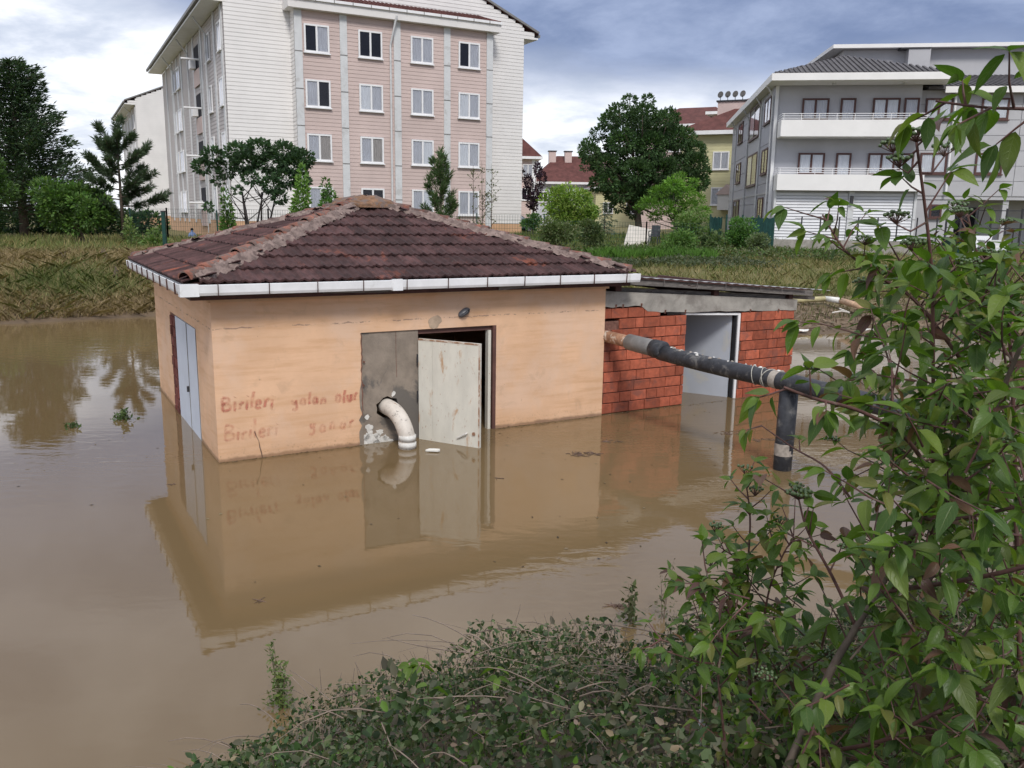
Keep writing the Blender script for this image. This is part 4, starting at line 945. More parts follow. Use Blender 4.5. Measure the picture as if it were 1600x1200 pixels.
# ------------------------------------------------------------------ yellow block with red roof, and far terraces
def simple_block(name, label, fr, wid, dep, ze, zr, wall_mt, roof_mt, wins, inset=2.5, pil=(), groups=None, frame=M_white, eave=.6, siding_pitch=.25):
    b = empty(name, fr.w(0, 0, 0), fr.a, label=label, cat='building')
    mb = MB(); mb.box(.03, wid-.03, .03, dep, .6, ze); mb.build('wall', wall_mt, b)
    siding(b, wall_front(0), 0, wid, 1.2, ze, wall_mt, siding_pitch); siding(b, wall_left(0), 0, dep, 1.2, ze, wall_mt, siding_pitch)
    for u in pil: wbox(MB(), wall_front(0), u-.25, u+.25, 1, ze, 0, .09).build('pilaster', M_white, b)
    for (u, z) in wins: window(b, wall_front(0), u, u+1.3, z, z+1.4, frame, random.choice([M_curtain, None]))
    rf, _ = hiproof(b, -eave, wid+eave, -eave, dep+eave, ze+.28, zr, inset, roof_mt)
    mb = MB(); mb.box(-eave-.05, wid+eave+.05, -eave-.05, -eave+.05, ze, ze+.3); mb.box(-eave-.05, -eave+.05, -eave+.051, dep+eave, ze, ze+.3); mb.box(-eave+.051, wid+eave, -eave+.051, dep+eave, ze+.02, ze+.1); mb.build('eaves', M_white, b)
    return b
def chim(b, u, v, z0, z1, w_=1.0, mt=None):
    c = MB().box(u, u+w_, v, v+.9, z0, z1).build('chimney', mt or M_pinkw, b); MB().box(u-.12, u+w_+.12, v-.1, v+1.0, z1, z1+.12).build('chimney_cap', M_darkmetal, c); return c
yo = D(1060, 330, 72); YF = Frame(yo[:2], R(-24))
yb = simple_block('yellow_block', 'pale yellow clapboard block with dark red roof behind the grey house', YF, 9.5, 12, 9.3, 12.0, M_yellow, M_redroof, [(2.6, 6.6), (2.6, 3.8), (7.9, 6.6)], 3.5, pil=(4.4, 6.2))
mb = MB(); mb.box(4.66, 5.95, -.03, -.002, 1.2, 9.28); mb.build('stair_shade_panel', mat('shaded_yellow', (.40, .35, .19), .8, .1, 1), yb)  # flat panel in darker yellow, painting the stairwell's shade
mb = MB(); mb.box(8.6, 10.2, -.6, -.002, 1.2, 9.2); mb.build('mint_bay', M_mint, yb)
ec = MB().box(3.4, 6.2, -1.3, -.035, 3.4, 4.6).build('entrance_canopy', M_sidingw, yb); 
MB().add([(3.2, -1.4, 4.6), (4.9, -1.4, 4.6), (4.05, -1.4, 5.4), (3.2, -.05, 4.6), (4.9, -.05, 4.6), (4.05, -.05, 5.4)], [(0, 1, 2), (0, 2, 5, 3), (1, 4, 5, 2)]).build('canopy_roof', M_pinkw, yb)
MB().box(5.0, 5.9, -.06, -.031, 1.0, 3.3).build('entrance_door', M_brownwin, yb)
c = chim(yb, 2.3, 2.2, 10, 12.1, 2.2)
for i in range(4):
    MB().tube([(2.4+i*.6, 2.6, 12.2), (2.4+i*.6, 2.6, 12.6)], .03, 5).build('dish_stem', M_darkmetal, c)
    MB().tube([(2.4+i*.6, 2.55, 12.72), (2.33+i*.6, 2.62, 12.76)], [.27, .08], 12).build('satellite_dish', M_greypvc, c)
yo2 = D(1105, 330, 95); y2 = simple_block('peach_block', 'peach far block with red roof seen over the yellow block', Frame(yo2[:2], R(-24)), 12, 10, 13.6, 15.8, M_pinkw, M_redroof, [(3, 11)], 3.5)
yo3 = D(1000, 330, 100); simple_block('red_roof_house', 'red roofed house mostly hidden by the big round tree', Frame(yo3[:2], R(-24)), 10, 9, 12.6, 15.2, M_pinkw, M_redroof, [(3, 10)], 3.5)
po = D(782, 330, 105); pf = Frame(po[:2], R(5)); simple_block('pink_terrace', 'narrow pink far building beside the white gable end', pf, 4.3, 9, 9.4, 12.2, M_pinkw, M_redroof, [(2.6, 7.4), (2.5, 4.6), (2.6, .9)], 1.0, pil=(4.0,))
wo_ = D(835, 330, 118); wf = Frame(wo_[:2], R(4))
wt = simple_block('white_terrace', 'far bluish white terrace with long dark red roof and chimneys', wf, 13, 9, 7.0, 11.0, M_bluew, M_redroof, [(.5, 4.6), (3.2, 4.4), (5.0, 4.4), (7.0, 4.6), (9.2, 4.6)], 4.0)
for u in (2.2, 4.4, 9.0): chim(wt, u, 3.2 if u < 8 else 2.2, 9.6 if u < 8 else 8.6, 11.5 if u < 8 else 10.9, .95)
lo = D(930, 330, 112); simple_block('cream_block', 'cream far block behind the bluish spruce', Frame(lo[:2], R(4)), 9, 9, 6.2, 8.2, M_yellow, M_redroof, [(1, 3.2), (4, 3.2)], 3.0)

# ------------------------------------------------------------------ vegetation: far trees and shrubs
rng = np.random.default_rng(12); random.seed(12)
def crown_points(blobs, n, shell=.55):
    """points in a union of blobs, denser toward each blob's skin"""
    B = np.array(blobs); vol = (B[:, 3]*B[:, 4]*B[:, 5])**.75; k = rng.choice(len(B), n, p=vol/vol.sum())
    d = unit(rng.normal(size=(n, 3))); r = rng.uniform(shell, 1.08, (n, 1))**.8
    return B[k, :3]+d*r*B[k, 3:6], d, k
def blobs_in(c, R3, m, rmin, rmax, zlo=-1., fill=.75):
    out = []
    while len(out) < m:
        d = unit(rng.normal(size=3))*rng.uniform(.25, 1)**.6*fill
        if d[2] < zlo: continue
        r = rng.uniform(rmin, rmax); out.append((*(np.array(c)+d*np.array(R3)), r, r, r*.8))
    return out
GRN = [(.045, .085, .022), (.06, .105, .028), (.035, .065, .02)]
LIME = [(.14, .21, .035), (.11, .18, .03), (.17, .23, .05)]
DARK = [(.022, .042, .02), (.03, .055, .025), (.018, .033, .018)]
def broad(name, label, p, h, blobs, nleaf, size, cols, trunk=.12, limbs=True, group=None, cat='tree', stems=1, aspect=.55, shell=.5, base_spread=.3, upbias=.6, mt_b=None):
    z0 = float(hgt(p[0], p[1])); t = empty(name, (p[0], p[1], z0), label=label, cat=cat, group=group)
    C, d, k = crown_points(blobs, nleaf, shell)
    bt = rng.uniform(.75, 1.25, (len(blobs), 1))[k]
    leafcloud('crown', C, size*rng.uniform(.6, 1.3, nleaf), tints(nleaf, cols)*bt*1.55, parent=t, aspect=aspect, dirs=d+np.array([0, 0, .15]), upbias=upbias)['kind'] = 'stuff'  # leaf tints lifted to paint aerial haze into the crown
    cz = np.mean([b[2] for b in blobs]); 
    for s in range(stems):
        mb = MB(); bx, by = (random.uniform(-1, 1)*base_spread, random.uniform(-1, 1)*base_spread) if stems > 1 else (0, 0)
        own = [b for i, b in enumerate(blobs) if i % stems == s]; top = Vector((np.mean([b[0] for b in own]), np.mean([b[1] for b in own]), max(cz*.75, .3)))
        a = Vector((bx, by, -.2)); mid = a.lerp(top, .5)+Vector((random.uniform(-.1, .1), random.uniform(-.1, .1), 0))*h*.3
        mb.tube([a, a.lerp(mid, .5), mid, top], [trunk*1.2, trunk, trunk*.8, trunk*.45], 7)
        if limbs:
            for b in own:
                q = Vector(b[:3]); st = mid.lerp(top, random.uniform(.0, .9)); mb.tube([st, st.lerp(q, .5)+Vector((0, 0, -.08*h*random.random())), q], [trunk*.4, trunk*.25, trunk*.08], 5)
        mb.build('trunk', mt_b or M_bark, t, True)
    return t
def at_px(px, dist): q = D(px, 360, dist); return (q[0], q[1])
def zpx(y, dist, x=800): return D(x, y, dist)[2]
# conifer: whorled drooping boughs
def conifer(name, label, p, h, rad, nb, cols, droop=-.25, lean_up=.0, size=.16, per=120, trunk=.14, start=.12, needle=.22, power=.8, spread=.16, group=None):
    z0 = float(hgt(p[0], p[1])); t = empty(name, (p[0], p[1], z0), label=label, cat='tree', group=group)
    tr = MB().tube([(0, 0, -.2), (.03*h*.2, 0, h*.5), (0, 0, h*.98)], [trunk, trunk*.6, trunk*.12], 7); C = []; Dr = []
    for i in range(nb):
        f = start+(1-start)*(i/nb)**.9; z = f*h; L = rad*(1-f)**power*random.uniform(.7, 1.15)+.12*rad*(f > .9); a = i*2.4+random.uniform(-.4, .4)
        n = max(6, int(per*(L/rad+.1))); s = rng.uniform(.12, 1, n)**.8
        dx, dy = math.cos(a), math.sin(a)
        ez = s*L*(droop+lean_up*s)
        wd = spread*L*(1.15-s)+.05*rad*.4
        q = np.stack([dx*s*L-dy*rng.normal(size=n)*wd, dy*s*L+dx*rng.normal(size=n)*wd, z+ez+rng.normal(size=n)*wd*.45], 1)
        C.append(q); Dr.append(np.stack([np.full(n, dx)-dy*rng.normal(size=n)*.6, np.full(n, dy)+dx*rng.normal(size=n)*.6, np.full(n, droop+2*lean_up*.8)+rng.normal(size=n)*.25], 1))
        tr.tube([(0, 0, z), (dx*L*.5, dy*L*.5, z+.5*L*(droop+lean_up*.5)), (dx*L*.95, dy*L*.95, z+.95*L*(droop+lean_up*.95))], [trunk*.22, trunk*.13, trunk*.04], 4)
    tr.build('trunk', M_bark, t, True); C = np.concatenate(C); Dr = np.concatenate(Dr); n = len(C)
    leafcloud('crown', C, size*rng.uniform(.6, 1.4, n), tints(n, cols, .35)*1.5, parent=t, aspect=needle, dirs=Dr, upbias=.8)['kind'] = 'stuff'  # needle tints raised the same way for aerial haze
    return t
# young pine: ascending shoots clothed in needles
def pine(name, label, p, h, shoots, cols, nl=.11, trunk=.06, per=140, bare=.0, group=None, wide=1.):
    z0 = float(hgt(p[0], p[1])); t = empty(name, (p[0], p[1], z0), label=label, cat='tree', group=group)
    tr = MB().tube([(0, 0, -.2), (.02, 0, h*.5), (0, 0, h*.96)], [trunk, trunk*.7, trunk*.2], 7); C = []; Dr = []
    def clothe(path, n, r0):
        path = np.array(path); s = rng.uniform(0, 1, n); k = np.minimum((s*(len(path)-1)).astype(int), len(path)-2); f = (s*(len(path)-1)-k)[:, None]
        q = path[k]*(1-f)+path[k+1]*f; ax = unit(path[k+1]-path[k]); rr = unit(np.cross(ax, rng.normal(size=(n, 3)))); C.append(q+rr*r0*.15); Dr.append(ax*.9+rr*.8)
    for (f, az, L, up) in shoots:
        z = f*h; dx, dy = math.cos(az), math.sin(az)
        pa = [(dx*L*s, dy*L*s, z+L*up*s**1.7) for s in (0, .35, .7, 1)]; tr.tube(pa, [trunk*.4, trunk*.3, trunk*.2, trunk*.1], 5)
        clothe([pa[1]]+pa[1:], int(per*L/1.0*1.2)+30, nl)
        for j in range(3):
            s = random.uniform(.4, .9); b0 = np.array([dx*L*s, dy*L*s, z+L*up*s**1.7]); a2 = az+random.choice((-1, 1))*random.uniform(.4, .9); l2 = L*.38
            b1 = b0+np.array([math.cos(a2)*l2*.7, math.sin(a2)*l2*.7, l2*(up*.9+.25)]); tr.tube([b0, b1], [trunk*.18, trunk*.08], 4); clothe([b0, (b0+b1)/2, b1], int(per*l2)+25, nl)
    clothe([(0, 0, h*.72), (0, 0, h*.86), (0, 0, h)], int(per*h*.28)+20, nl)
    tr.build('trunk', M_bark, t, True); C = np.concatenate(C); Dr = np.concatenate(Dr); n = len(C)
    leafcloud('crown', C, nl*rng.uniform(.7, 1.4, n), tints(n, cols, .3)*1.4, parent=t, aspect=.13, dirs=Dr, upbias=.3)['kind'] = 'stuff'  # aerial haze painted in by brightening the needle tints
    return t
# left group
p = at_px(38, 47); h_ = zpx(94, 47, 40)-1.25
conifer('dark_conifer', 'tall bulky dark conifer at the top of the left bank', p, h_, 5.0, 125, DARK+[(.05, .075, .04)], droop=-.16, lean_up=.30, size=.24, per=520, trunk=.26, start=.14, needle=.28, power=.62, spread=.22)
p = at_px(-6, 40); zc = zpx(290, 40, 0)-1.2
broad('round_tree', 'small round green tree left of the dark conifer', p, 3.4, blobs_in((0, 0, zc), (1.1, 1.0, 1.3), 14, .4, .65), 3500, .17, GRN+[(.05, .10, .02)], .07)
p = at_px(122, 38); zc = zpx(318, 38, 120)-1.2
broad('multi_stem_tree', 'mid-green many-stemmed tree between the conifer and the pine', p, 3.2, blobs_in((0, 0, zc), (1.95, 1.4, 1.25), 26, .4, .75), 9500, .17, GRN+[(.06, .12, .025), (.08, .14, .03)], .06, stems=4, base_spread=.5)
p = at_px(60, 52); broad('dark_hedge', 'dark hedge under the big conifer', p, 1.8, [(x, random.uniform(-.5, .5), .75, .9, .8, .75) for x in np.arange(-6, 7, .8)], 12000, .22, DARK+GRN[:1], .06, cat='hedge', limbs=False)
p = at_px(192, 39); h_ = zpx(192, 39, 190)-1.2
sh = [(.30, .3, 1.9, .22), (.36, 3.3, 1.4, .25), (.42, 5.6, 1.5, .3), (.46, .05, 1.6, .42), (.5, 2.6, 1.3, .45), (.56, 3.4, 1.35, .65), (.6, 5.9, 1.2, .6), (.64, .6, 1.25, .62), (.7, 2.9, 1.1, .8), (.72, 4.6, .9, .7), (.78, .1, .8, .75), (.82, 3.2, .85, .95), (.9, 1.5, .5, 1.2), (.26, 4.4, 1.2, .2), (.33, 1.7, 1.3, .2), (.28, 2.7, 1.5, .15), (.38, 6.0, 1.5, .25), (.44, 4.0, 1.3, .35), (.52, 1.0, 1.2, .45), (.58, 4.8, 1.1, .55), (.68, 2.0, .9, .7), (.76, 5.2, .8, .8)]
pine('bare_legged_pine', 'pine with open upturned branches in front of the far white block', p, h_, sh, [(.035, .055, .03), (.05, .075, .04)], nl=.22, trunk=.085, per=260)
# dark fig-like bush behind the roof
p = at_px(402, 33); zt = zpx(218, 33, 400)-1.2; zm = zpx(275, 33, 400)-1.2
bl_ = []
for (px_, py_, r_) in ((318, 262, .28), (335, 245, .32), (352, 268, .3), (365, 238, .38), (385, 255, .42), (402, 235, .42), (420, 255, .45), (440, 240, .42), (458, 258, .40), (470, 250, .38), (445, 280, .38), (425, 290, .35), (468, 282, .3), (395, 280, .26), (440, 310, .24), (335, 285, .16), (325, 325, .14), (372, 300, .16)):
    q = D(px_, py_, 33); bl_.append((q[0]-p[0], random.uniform(-.5, .5), q[2]-1.2, r_*1.1, r_*1.1, r_*.9))
broad('dark_bush', 'dark glossy broad-leaved bush showing bare stems over the roof', p, 3.6, bl_, 8500, .14, [(.022, .045, .02), (.03, .058, .026), (.04, .07, .035)], .05, stems=5, base_spread=.55, aspect=.6, mt_b=mat('dark_bark', (.03, .026, .024), .9, .4, 8))
for px_, y0, y1, wd_, dist, cols_, lab, n_ in ((356, 305, 372, .28, 30, [(.05, .10, .025), (.08, .14, .03)], 'slim light green shrub left of the dark bush', 900), (474, 268, 345, .32, 29, [(.075, .14, .03), (.10, .17, .04)], 'fresh green shrub overlapping the dark bush', 1300), (512, 288, 345, .34, 30, [(.06, .12, .03)], 'low green shrub behind the roof hip', 900),
        (205, 345, 392, .32, 34, [(.06, .10, .03), (.09, .12, .04)], 'small sapling shrub at the foot of the pine', 500), (243, 358, 392, .42, 33, [(.07, .11, .03)], 'leafy shrub beside the green post', 600)):
    p = at_px(px_, dist); g_ = float(hgt(*p)); za, zb = max(zpx(y1, dist, px_)-g_, .1), zpx(y0, dist, px_)-g_
    broad('shrub', lab, p, zb, [(random.uniform(-.3, .3)*wd_, random.uniform(-.3, .3)*wd_, za+(zb-za)*t_, wd_*(1.1-.75*t_), wd_*(1.1-.75*t_), (zb-za)*.2) for t_ in np.linspace(.05, .95, 6)], n_, .13, cols_, .025, cat='shrub')
# pine and thin saplings right of the apex
p = at_px(688, 27); g_ = float(hgt(*p)); h_ = zpx(233, 27, 685)-g_
sh = [(.30+.6*i/20, i*2.4, .62*(1-.72*i/20)*random.uniform(.85, 1.15), 1.0+.9*i/20) for i in range(20)]+[(.22, .4, .75, .75), (.22, 3.6, .8, .75), (.24, 2.0, .7, .8), (.25, 5.2, .7, .8)]
pine('young_pine', 'young pine with upright candle shoots in front of the pink windows', p, h_, sh, [(.05, .085, .03), (.07, .11, .04), (.04, .07, .03)], nl=.15, trunk=.05, per=230)
for i, (px_, y0) in enumerate(((738, 258), (752, 250), (766, 262))):
    p = at_px(px_, 25+.6*i); g_ = float(hgt(*p)); h_ = zpx(y0, 25, px_)-g_
    t = empty('thin_sapling', (p[0], p[1], g_), label=('leafless-looking thin sapling with sparse leaves, nearest the young pine', 'tall sparse sapling standing between two thin saplings', 'thin sparse sapling closest to the white gable edge')[i], cat='sapling', group='thin saplings behind the roof')
    mb = MB().tube([(0, 0, -.1), (.03, 0, h_*.5), (random.uniform(-.1, .1), 0, h_)], [.022, .015, .004], 5); C = []
    for k in range(26):
        f = random.uniform(.3, .97); a = random.uniform(0, 6.28); L = random.uniform(.15, .6)*(1.1-f*.7); q = Vector((.03, 0, f*h_)); e_ = q+Vector((math.cos(a)*L, math.sin(a)*L, L*1.0)); mb.tube([q, e_], [.007, .003], 4)
        C += [q.lerp(e_, random.uniform(.3, 1))+Vector((random.gauss(0, .03), random.gauss(0, .03), random.gauss(0, .03))) for _ in range(8)]
    mb.build('trunk', M_bark, t); leafcloud('crown', np.array(C), .07, tints(len(C), [(.09, .12, .05), (.13, .14, .07)]), parent=t)['kind'] = 'stuff'
# middle distance
def bushpx(name, lab, box, dist, n_, size, cols_, m_=14, trunk=.05, cat='shrub', stems=2, rmin=.18, rmax=.36, shell=.45, group=None):
    x0, y0, x1, y1 = box; c = D((x0+x1)/2, (y0+y1)/2, dist); p = (c[0], c[1]); g_ = float(hgt(*p)); hw = (x1-x0)/2/FPX*dist; hh = (y1-y0)/2/FPX*dist
    bb = blobs_in((0, 0, c[2]-g_), (hw, hw*.8, hh), m_, rmin*hw*1.6, rmax*hw*1.6); return broad(name, lab, p, hh*2, bb, n_, size, cols_, trunk, stems=stems, cat=cat, shell=shell, group=group)
# purple plum: upswept
p = at_px(831, 58); g_ = float(hgt(*p)); c = D(831, 312, 58)
bb = [(math.cos(a)*r_, math.sin(a)*r_*.7, c[2]-g_-.55+1.5*r_*.9+k*.12, .20, .2, .42) for k, (a, r_) in enumerate([(i*2.4, .12+.075*i) for i in range(12)])]
broad('purple_tree', 'dark purple-leaved plum tree by the corner of the white gable', p, 3, bb, 2600, .15, [(.028, .016, .028), (.04, .02, .035)], .09)
bushpx('yellow_green_tree', 'yellow-green leafy tree with loose shoots beside the purple tree', (842, 288, 925, 366), 46, 6500, .15, LIME+[(.09, .14, .03)], 22, .06, 'tree', 3)
bushpx('yellow_green_tree', 'smaller bright green tree right of the yellow-green one', (895, 296, 936, 356), 47, 2600, .15, [(.08, .15, .03), (.10, .18, .03)], 12, .05, 'tree', 2)
p = at_px(944, 50); conifer('blue_spruce', 'small grey-green spruce under the big round tree', p, zpx(318, 50, 944)-1.4, 1.05, 46, [(.07, .10, .07), (.09, .12, .09)], size=.15, per=55, trunk=.06, start=.08, needle=.25)
# big round walnut
p = at_px(1000, 54); g_ = float(hgt(*p)); Dq = lambda x, y, k=0: (D(x, y, 54)[0]-p[0], k, D(x, y, 54)[2]-g_)
bb = []
for (x, y, r_) in ((985, 160, .55), (1018, 158, .5), (960, 185, .8), (1000, 190, 1.0), (1040, 185, .8), (935, 205, .6), (970, 225, 1.05), (1015, 225, 1.15), (1055, 215, .95), (1080, 235, .7), (920, 240, .7), (945, 255, .9), (985, 265, 1.1), (1030, 265, 1.15), (1070, 260, .95), (1095, 265, .55), (912, 262, .45), (940, 285, .7), (965, 300, .8), (1000, 305, .9), (1040, 300, .9), (1085, 285, .7), (985, 330, .6), (960, 320, .5), (915, 228, .4), (1098, 245, .4), (1060, 320, .6)):
    for k in (-1, 0, 1):
        if k == 0 or r_ > .6: bb.append((*Dq(x+random.uniform(-6, 6), y+random.uniform(-5, 5), k*random.uniform(.9, 1.9)), r_*.8, r_*.8, r_*.66))
broad('round_broadleaf_tree', 'large dark round broadleaf tree between the apartment block and the grey house', p, 8, bb, 46000, .18, [(.026, .052, .02), (.036, .07, .025), (.05, .09, .033)], .22, shell=.5)
# feathery light green tree
p = at_px(1052, 43); g_ = float(hgt(*p)); bb = []
for (x, y, r_) in ((1010, 318, .45), (1030, 300, .5), (1050, 288, .5), (1068, 300, .5), (1040, 325, .55), (1075, 322, .5), (1090, 310, .4), (1100, 330, .35), (1060, 342, .45), (1025, 338, .35), (1062, 276, .3), (1000, 325, .22), (1085, 285, .28)):
    q = D(x, y, 43); bb.append((q[0]-p[0], random.uniform(-.6, .6), q[2]-g_, r_, r_, r_*.6))
broad('feathery_tree', 'light green feathery small tree in front of the big round tree', p, 3, bb, 7000, .16, [(.075, .155, .022), (.10, .185, .028), (.06, .12, .02)], .07, aspect=.28, upbias=1.0, shell=.2)
bushpx('shrub', 'pale green bushy shrub right of the feathery tree', (1052, 318, 1112, 385), 41, 4200, .13, [(.09, .15, .04), (.07, .13, .03), (.13, .17, .07)], 16)
bushpx('shrub', 'ivy-like shrub climbing the green net fence', (1130, 335, 1182, 392), 39.5, 3600, .12, [(.05, .11, .03), (.065, .13, .03)], 16)
bushpx('shrub', 'weedy green shrub at the net fence end', (1085, 352, 1135, 402), 38, 2600, .12, [(.06, .10, .035), (.09, .12, .05)], 12)
bushpx('shrub', 'greyish weed shrub by the concrete wall corner', (1165, 360, 1208, 402), 38, 1800, .11, [(.09, .11, .06), (.07, .10, .04)], 10)
bushpx('shrub', 'tall weedy shrub behind the roof right hip', (842, 338, 905, 388), 34, 3000, .11, [(.06, .09, .03), (.09, .11, .05)], 14, .02)
bushpx('shrub', 'olive shrub left of the leaning slab', (895, 340, 940, 392), 36, 2400, .11, [(.05, .08, .03), (.08, .10, .04)], 12, .02)
bushpx('shrub', 'dense low green shrub on the bank right of the chair', (1030, 358, 1088, 402), 36, 2600, .12, [(.05, .10, .025), (.07, .12, .03)], 12, .02)
bushpx('shrub', 'dark shrub near the parked car', (815, 330, 846, 362), 50, 1200, .14, [(.05, .10, .025)], 10, .03)
bushpx('shrub', 'dark low shrub on the left bank slope', (75, 432, 135, 480), 24.5, 1800, .10, [(.04, .06, .025), (.05, .07, .03)], 12, .015)
bushpx('shrub', 'brown-green shrub on the left bank near the water', (140, 445, 240, 495), 23.8, 3600, .085, [(.07, .085, .035), (.09, .10, .05), (.06, .08, .03)], 18, .015)
bushpx('shrub', 'mixed weed shrub at the crest of the left bank', (130, 425, 205, 462), 25, 1800, .09, [(.05, .045, .025), (.08, .09, .04)], 12, .015)
# bramble belt behind the shed
def belt(name, label, xy, n, hh, size, cols_):
    P = np.array(xy); k = rng.integers(0, len(P), n); q = P[k]+rng.normal(size=(n, 2))*[.55, .35]; z = hgt(q[:, 0], q[:, 1])+rng.uniform(0, 1, n)**.7*hh
    tag(leafcloud(name, np.column_stack([q, z]), size*rng.uniform(.6, 1.4, n), tints(n, cols_, .35)), label, 'shrubs', kind='stuff')
belt('bramble_belt', 'grey-green bramble belt behind the shed', [(x, 31+.06*x+random.uniform(-1.2, 1.2)) for x in np.arange(2.0, 9.2, .3)], 6500, .26, .09, [(.07, .09, .045), (.10, .115, .07), (.05, .07, .03)])
belt('weed_belt', 'green weeds along the wire fence', [(x, 35.5+random.uniform(-1, 1)) for x in np.arange(.5, 14, .35)], 6000, .42, .11, [(.06, .11, .03), (.09, .13, .04), (.12, .13, .07)])

# ------------------------------------------------------------------ grass
def grass(name, label, n, xr, yf, hh, cols_, cond=None, wd=.012, lean=.35):
    x = rng.uniform(*xr, n*2); y = yf(x, rng.uniform(0, 1, n*2)); z = hgt(x, y); ok = z > .06
    if cond is not None: ok &= cond(x, y)
    x, y, z = x[ok][:n], y[ok][:n], z[ok][:n]; n = len(x); a = rng.uniform(0, 2*np.pi, n); h_ = hh*rng.uniform(.4, 1.3, n); w_ = wd*rng.uniform(.6, 1.4, n)
    b = np.column_stack([x, y, z-.02]); s = np.column_stack([np.cos(a), np.sin(a), 0*a])*w_[:, None]; ln = rng.normal(size=(n, 2))*lean*h_[:, None]
    tip = b+np.column_stack([ln, h_]); mid = b+np.column_stack([ln*.35, h_*.6])
    P = np.stack([b-s, b+s, mid+s*.7, tip, mid-s*.7], 1).reshape(-1, 3); Fc = (np.array([[0, 1, 2, 3, 4]])[None]+(np.arange(n)*5)[:, None, None]).reshape(-1, 5)
    patch = .5+.5*np.sin(x*.9+1.3*np.sin(y*.7))*np.sin(y*.8+x*.35); c = np.array(cols_); k = np.clip((patch*len(c)+rng.normal(size=n)*.8).astype(int), 0, len(c)-1)
    t = c[k]*(1+rng.uniform(-.3, .3, (n, 1)))
    tag(npmesh(name, P, Fc, M_grass, None, np.repeat(t, 5, 0)), label, 'grass', kind='stuff')
far = lambda lo, hi: (lambda x, q: np.interp(x, FX, FY)+lo+(hi-lo)*q**1.5)
DRY = [(.27, .20, .11), (.36, .275, .16), (.30, .225, .125), (.19, .18, .075), (.12, .15, .05)]
grass('dry_grass', 'tall tangled dry grass on the left bank', 60000, (-24, -5), far(.1, 9), .25, DRY, wd=.010, lean=1.0)
grass('meadow_grass', 'meadow grass on the flat behind the left bank', 22000, (-32, -4), far(7, 28), .30, [(.16, .18, .07), (.26, .22, .10), (.13, .16, .05)], wd=.018)
GR2 = [(.15, .17, .06), (.21, .20, .085), (.29, .235, .12), (.12, .155, .045)]
grass('bank_grass', 'mixed green and straw grass on the right bank', 48000, (2, 26), far(4.3, 20), .2, GR2, wd=.011, lean=.6)
grass('mud_weeds', 'sparse weeds on the right mud bank', 3500, (5.5, 20), far(1.5, 5), .16, [(.14, .12, .06), (.10, .11, .045)], wd=.01)
grass('bright_grass', 'patch of bright green grass below the leaning slab', 7000, (3.0, 8.0), lambda x, q: 33.5+q*2.5, .42, [(.10, .21, .03), (.08, .17, .03)], wd=.014)
grass('far_grass', 'grass around the distant trees', 26000, (-12, 22), far(18, 36), .3, [(.10, .15, .04), (.15, .17, .06)], wd=.02)
# debris strewn on the mud
n = 2600; x = rng.uniform(5.8, 14, n); y = np.interp(x, FX, FY)+.25+4.2*rng.uniform(0, 1, n)**1.2; z = hgt(x, y)+.015
C = np.column_stack([x, y, z]); a = rng.uniform(0, 6.28, n)
tag(leafcloud('flood_wrack', C, rng.uniform(.05, .22, n), tints(n, [(.12, .085, .06), (.20, .15, .11), (.09, .065, .045), (.28, .22, .17)], .3), M_grass, aspect=.22, dirs=np.column_stack([np.cos(a), np.sin(a)*.5, rng.normal(size=n)*.15])), 'straw and twig wrack strewn on the right mud bank', 'flood debris', kind='stuff')
pa = [G(x, y, z) for x, y, z in ((1236, 470, .50), (1262, 468, .52), (1290, 467, .52), (1315, 470, .52), (1345, 479, .50))]
q0 = pa[0].copy(); q0[2] = 0
pv = empty('plastic_pipe', tuple(q0), label='pale plastic pipe lying along the muddy bank by the shed', cat='pipe')
MB().tube([p_-q0 for p_ in pa[:3]], .075, 10).build('yellowed_length', mat('yellowed_pipe', (.45, .40, .22), .6, .2, 8), pv, True)
MB().tube([p_-q0 for p_ in pa[2:4]], .08, 10).build('white_length', M_foam, pv, True)
MB().tube([p_-q0 for p_ in pa[3:]], .085, 10).build('peach_length', mat('peach_pipe', (.52, .34, .22), .6, .2, 8), pv, True)
def scrap(px, py, z, s, lab, mt):
    c = G(px, py, z); mb = MB(); n = 9; P = [(math.cos(i/n*6.28)*s*random.uniform(.7, 1.6), math.sin(i/n*6.28)*s*.6, random.uniform(0, .05)) for i in range(n)]
    mb.add(P+[(a_, b_, c_+.02) for a_, b_, c_ in P], [tuple(range(n, 2*n)), tuple(range(n))[::-1]]+[(i, (i+1) % n, n+(i+1) % n, n+i) for i in range(n)]); o = mb.build('plastic_scrap', mt); o.location = tuple(c); tag(o, lab, 'litter')
scrap(1252, 518, .06, .13, 'white plastic scrap at the far water edge beside the shed', M_foam); scrap(1356, 517, .10, .13, 'white plastic scrap at the edge of the muddy bank', M_foam)
br = G(1315, 490, .3); o = MB().tube([(-.25, 0, .02), (0, .05, .06), (.2, .0, .03), (.05, .3, .1)], .02, 5).build('pale_branch', M_slab); o.location = tuple(br); tag(o, 'pale broken branch lying on the mud', 'branch')
bushpx('shrub', 'small drowned shrub at the muddy edge right of the shed', (1318, 508, 1352, 534), 21.5, 900, .06, [(.10, .11, .06), (.07, .08, .04)], 8, .01)

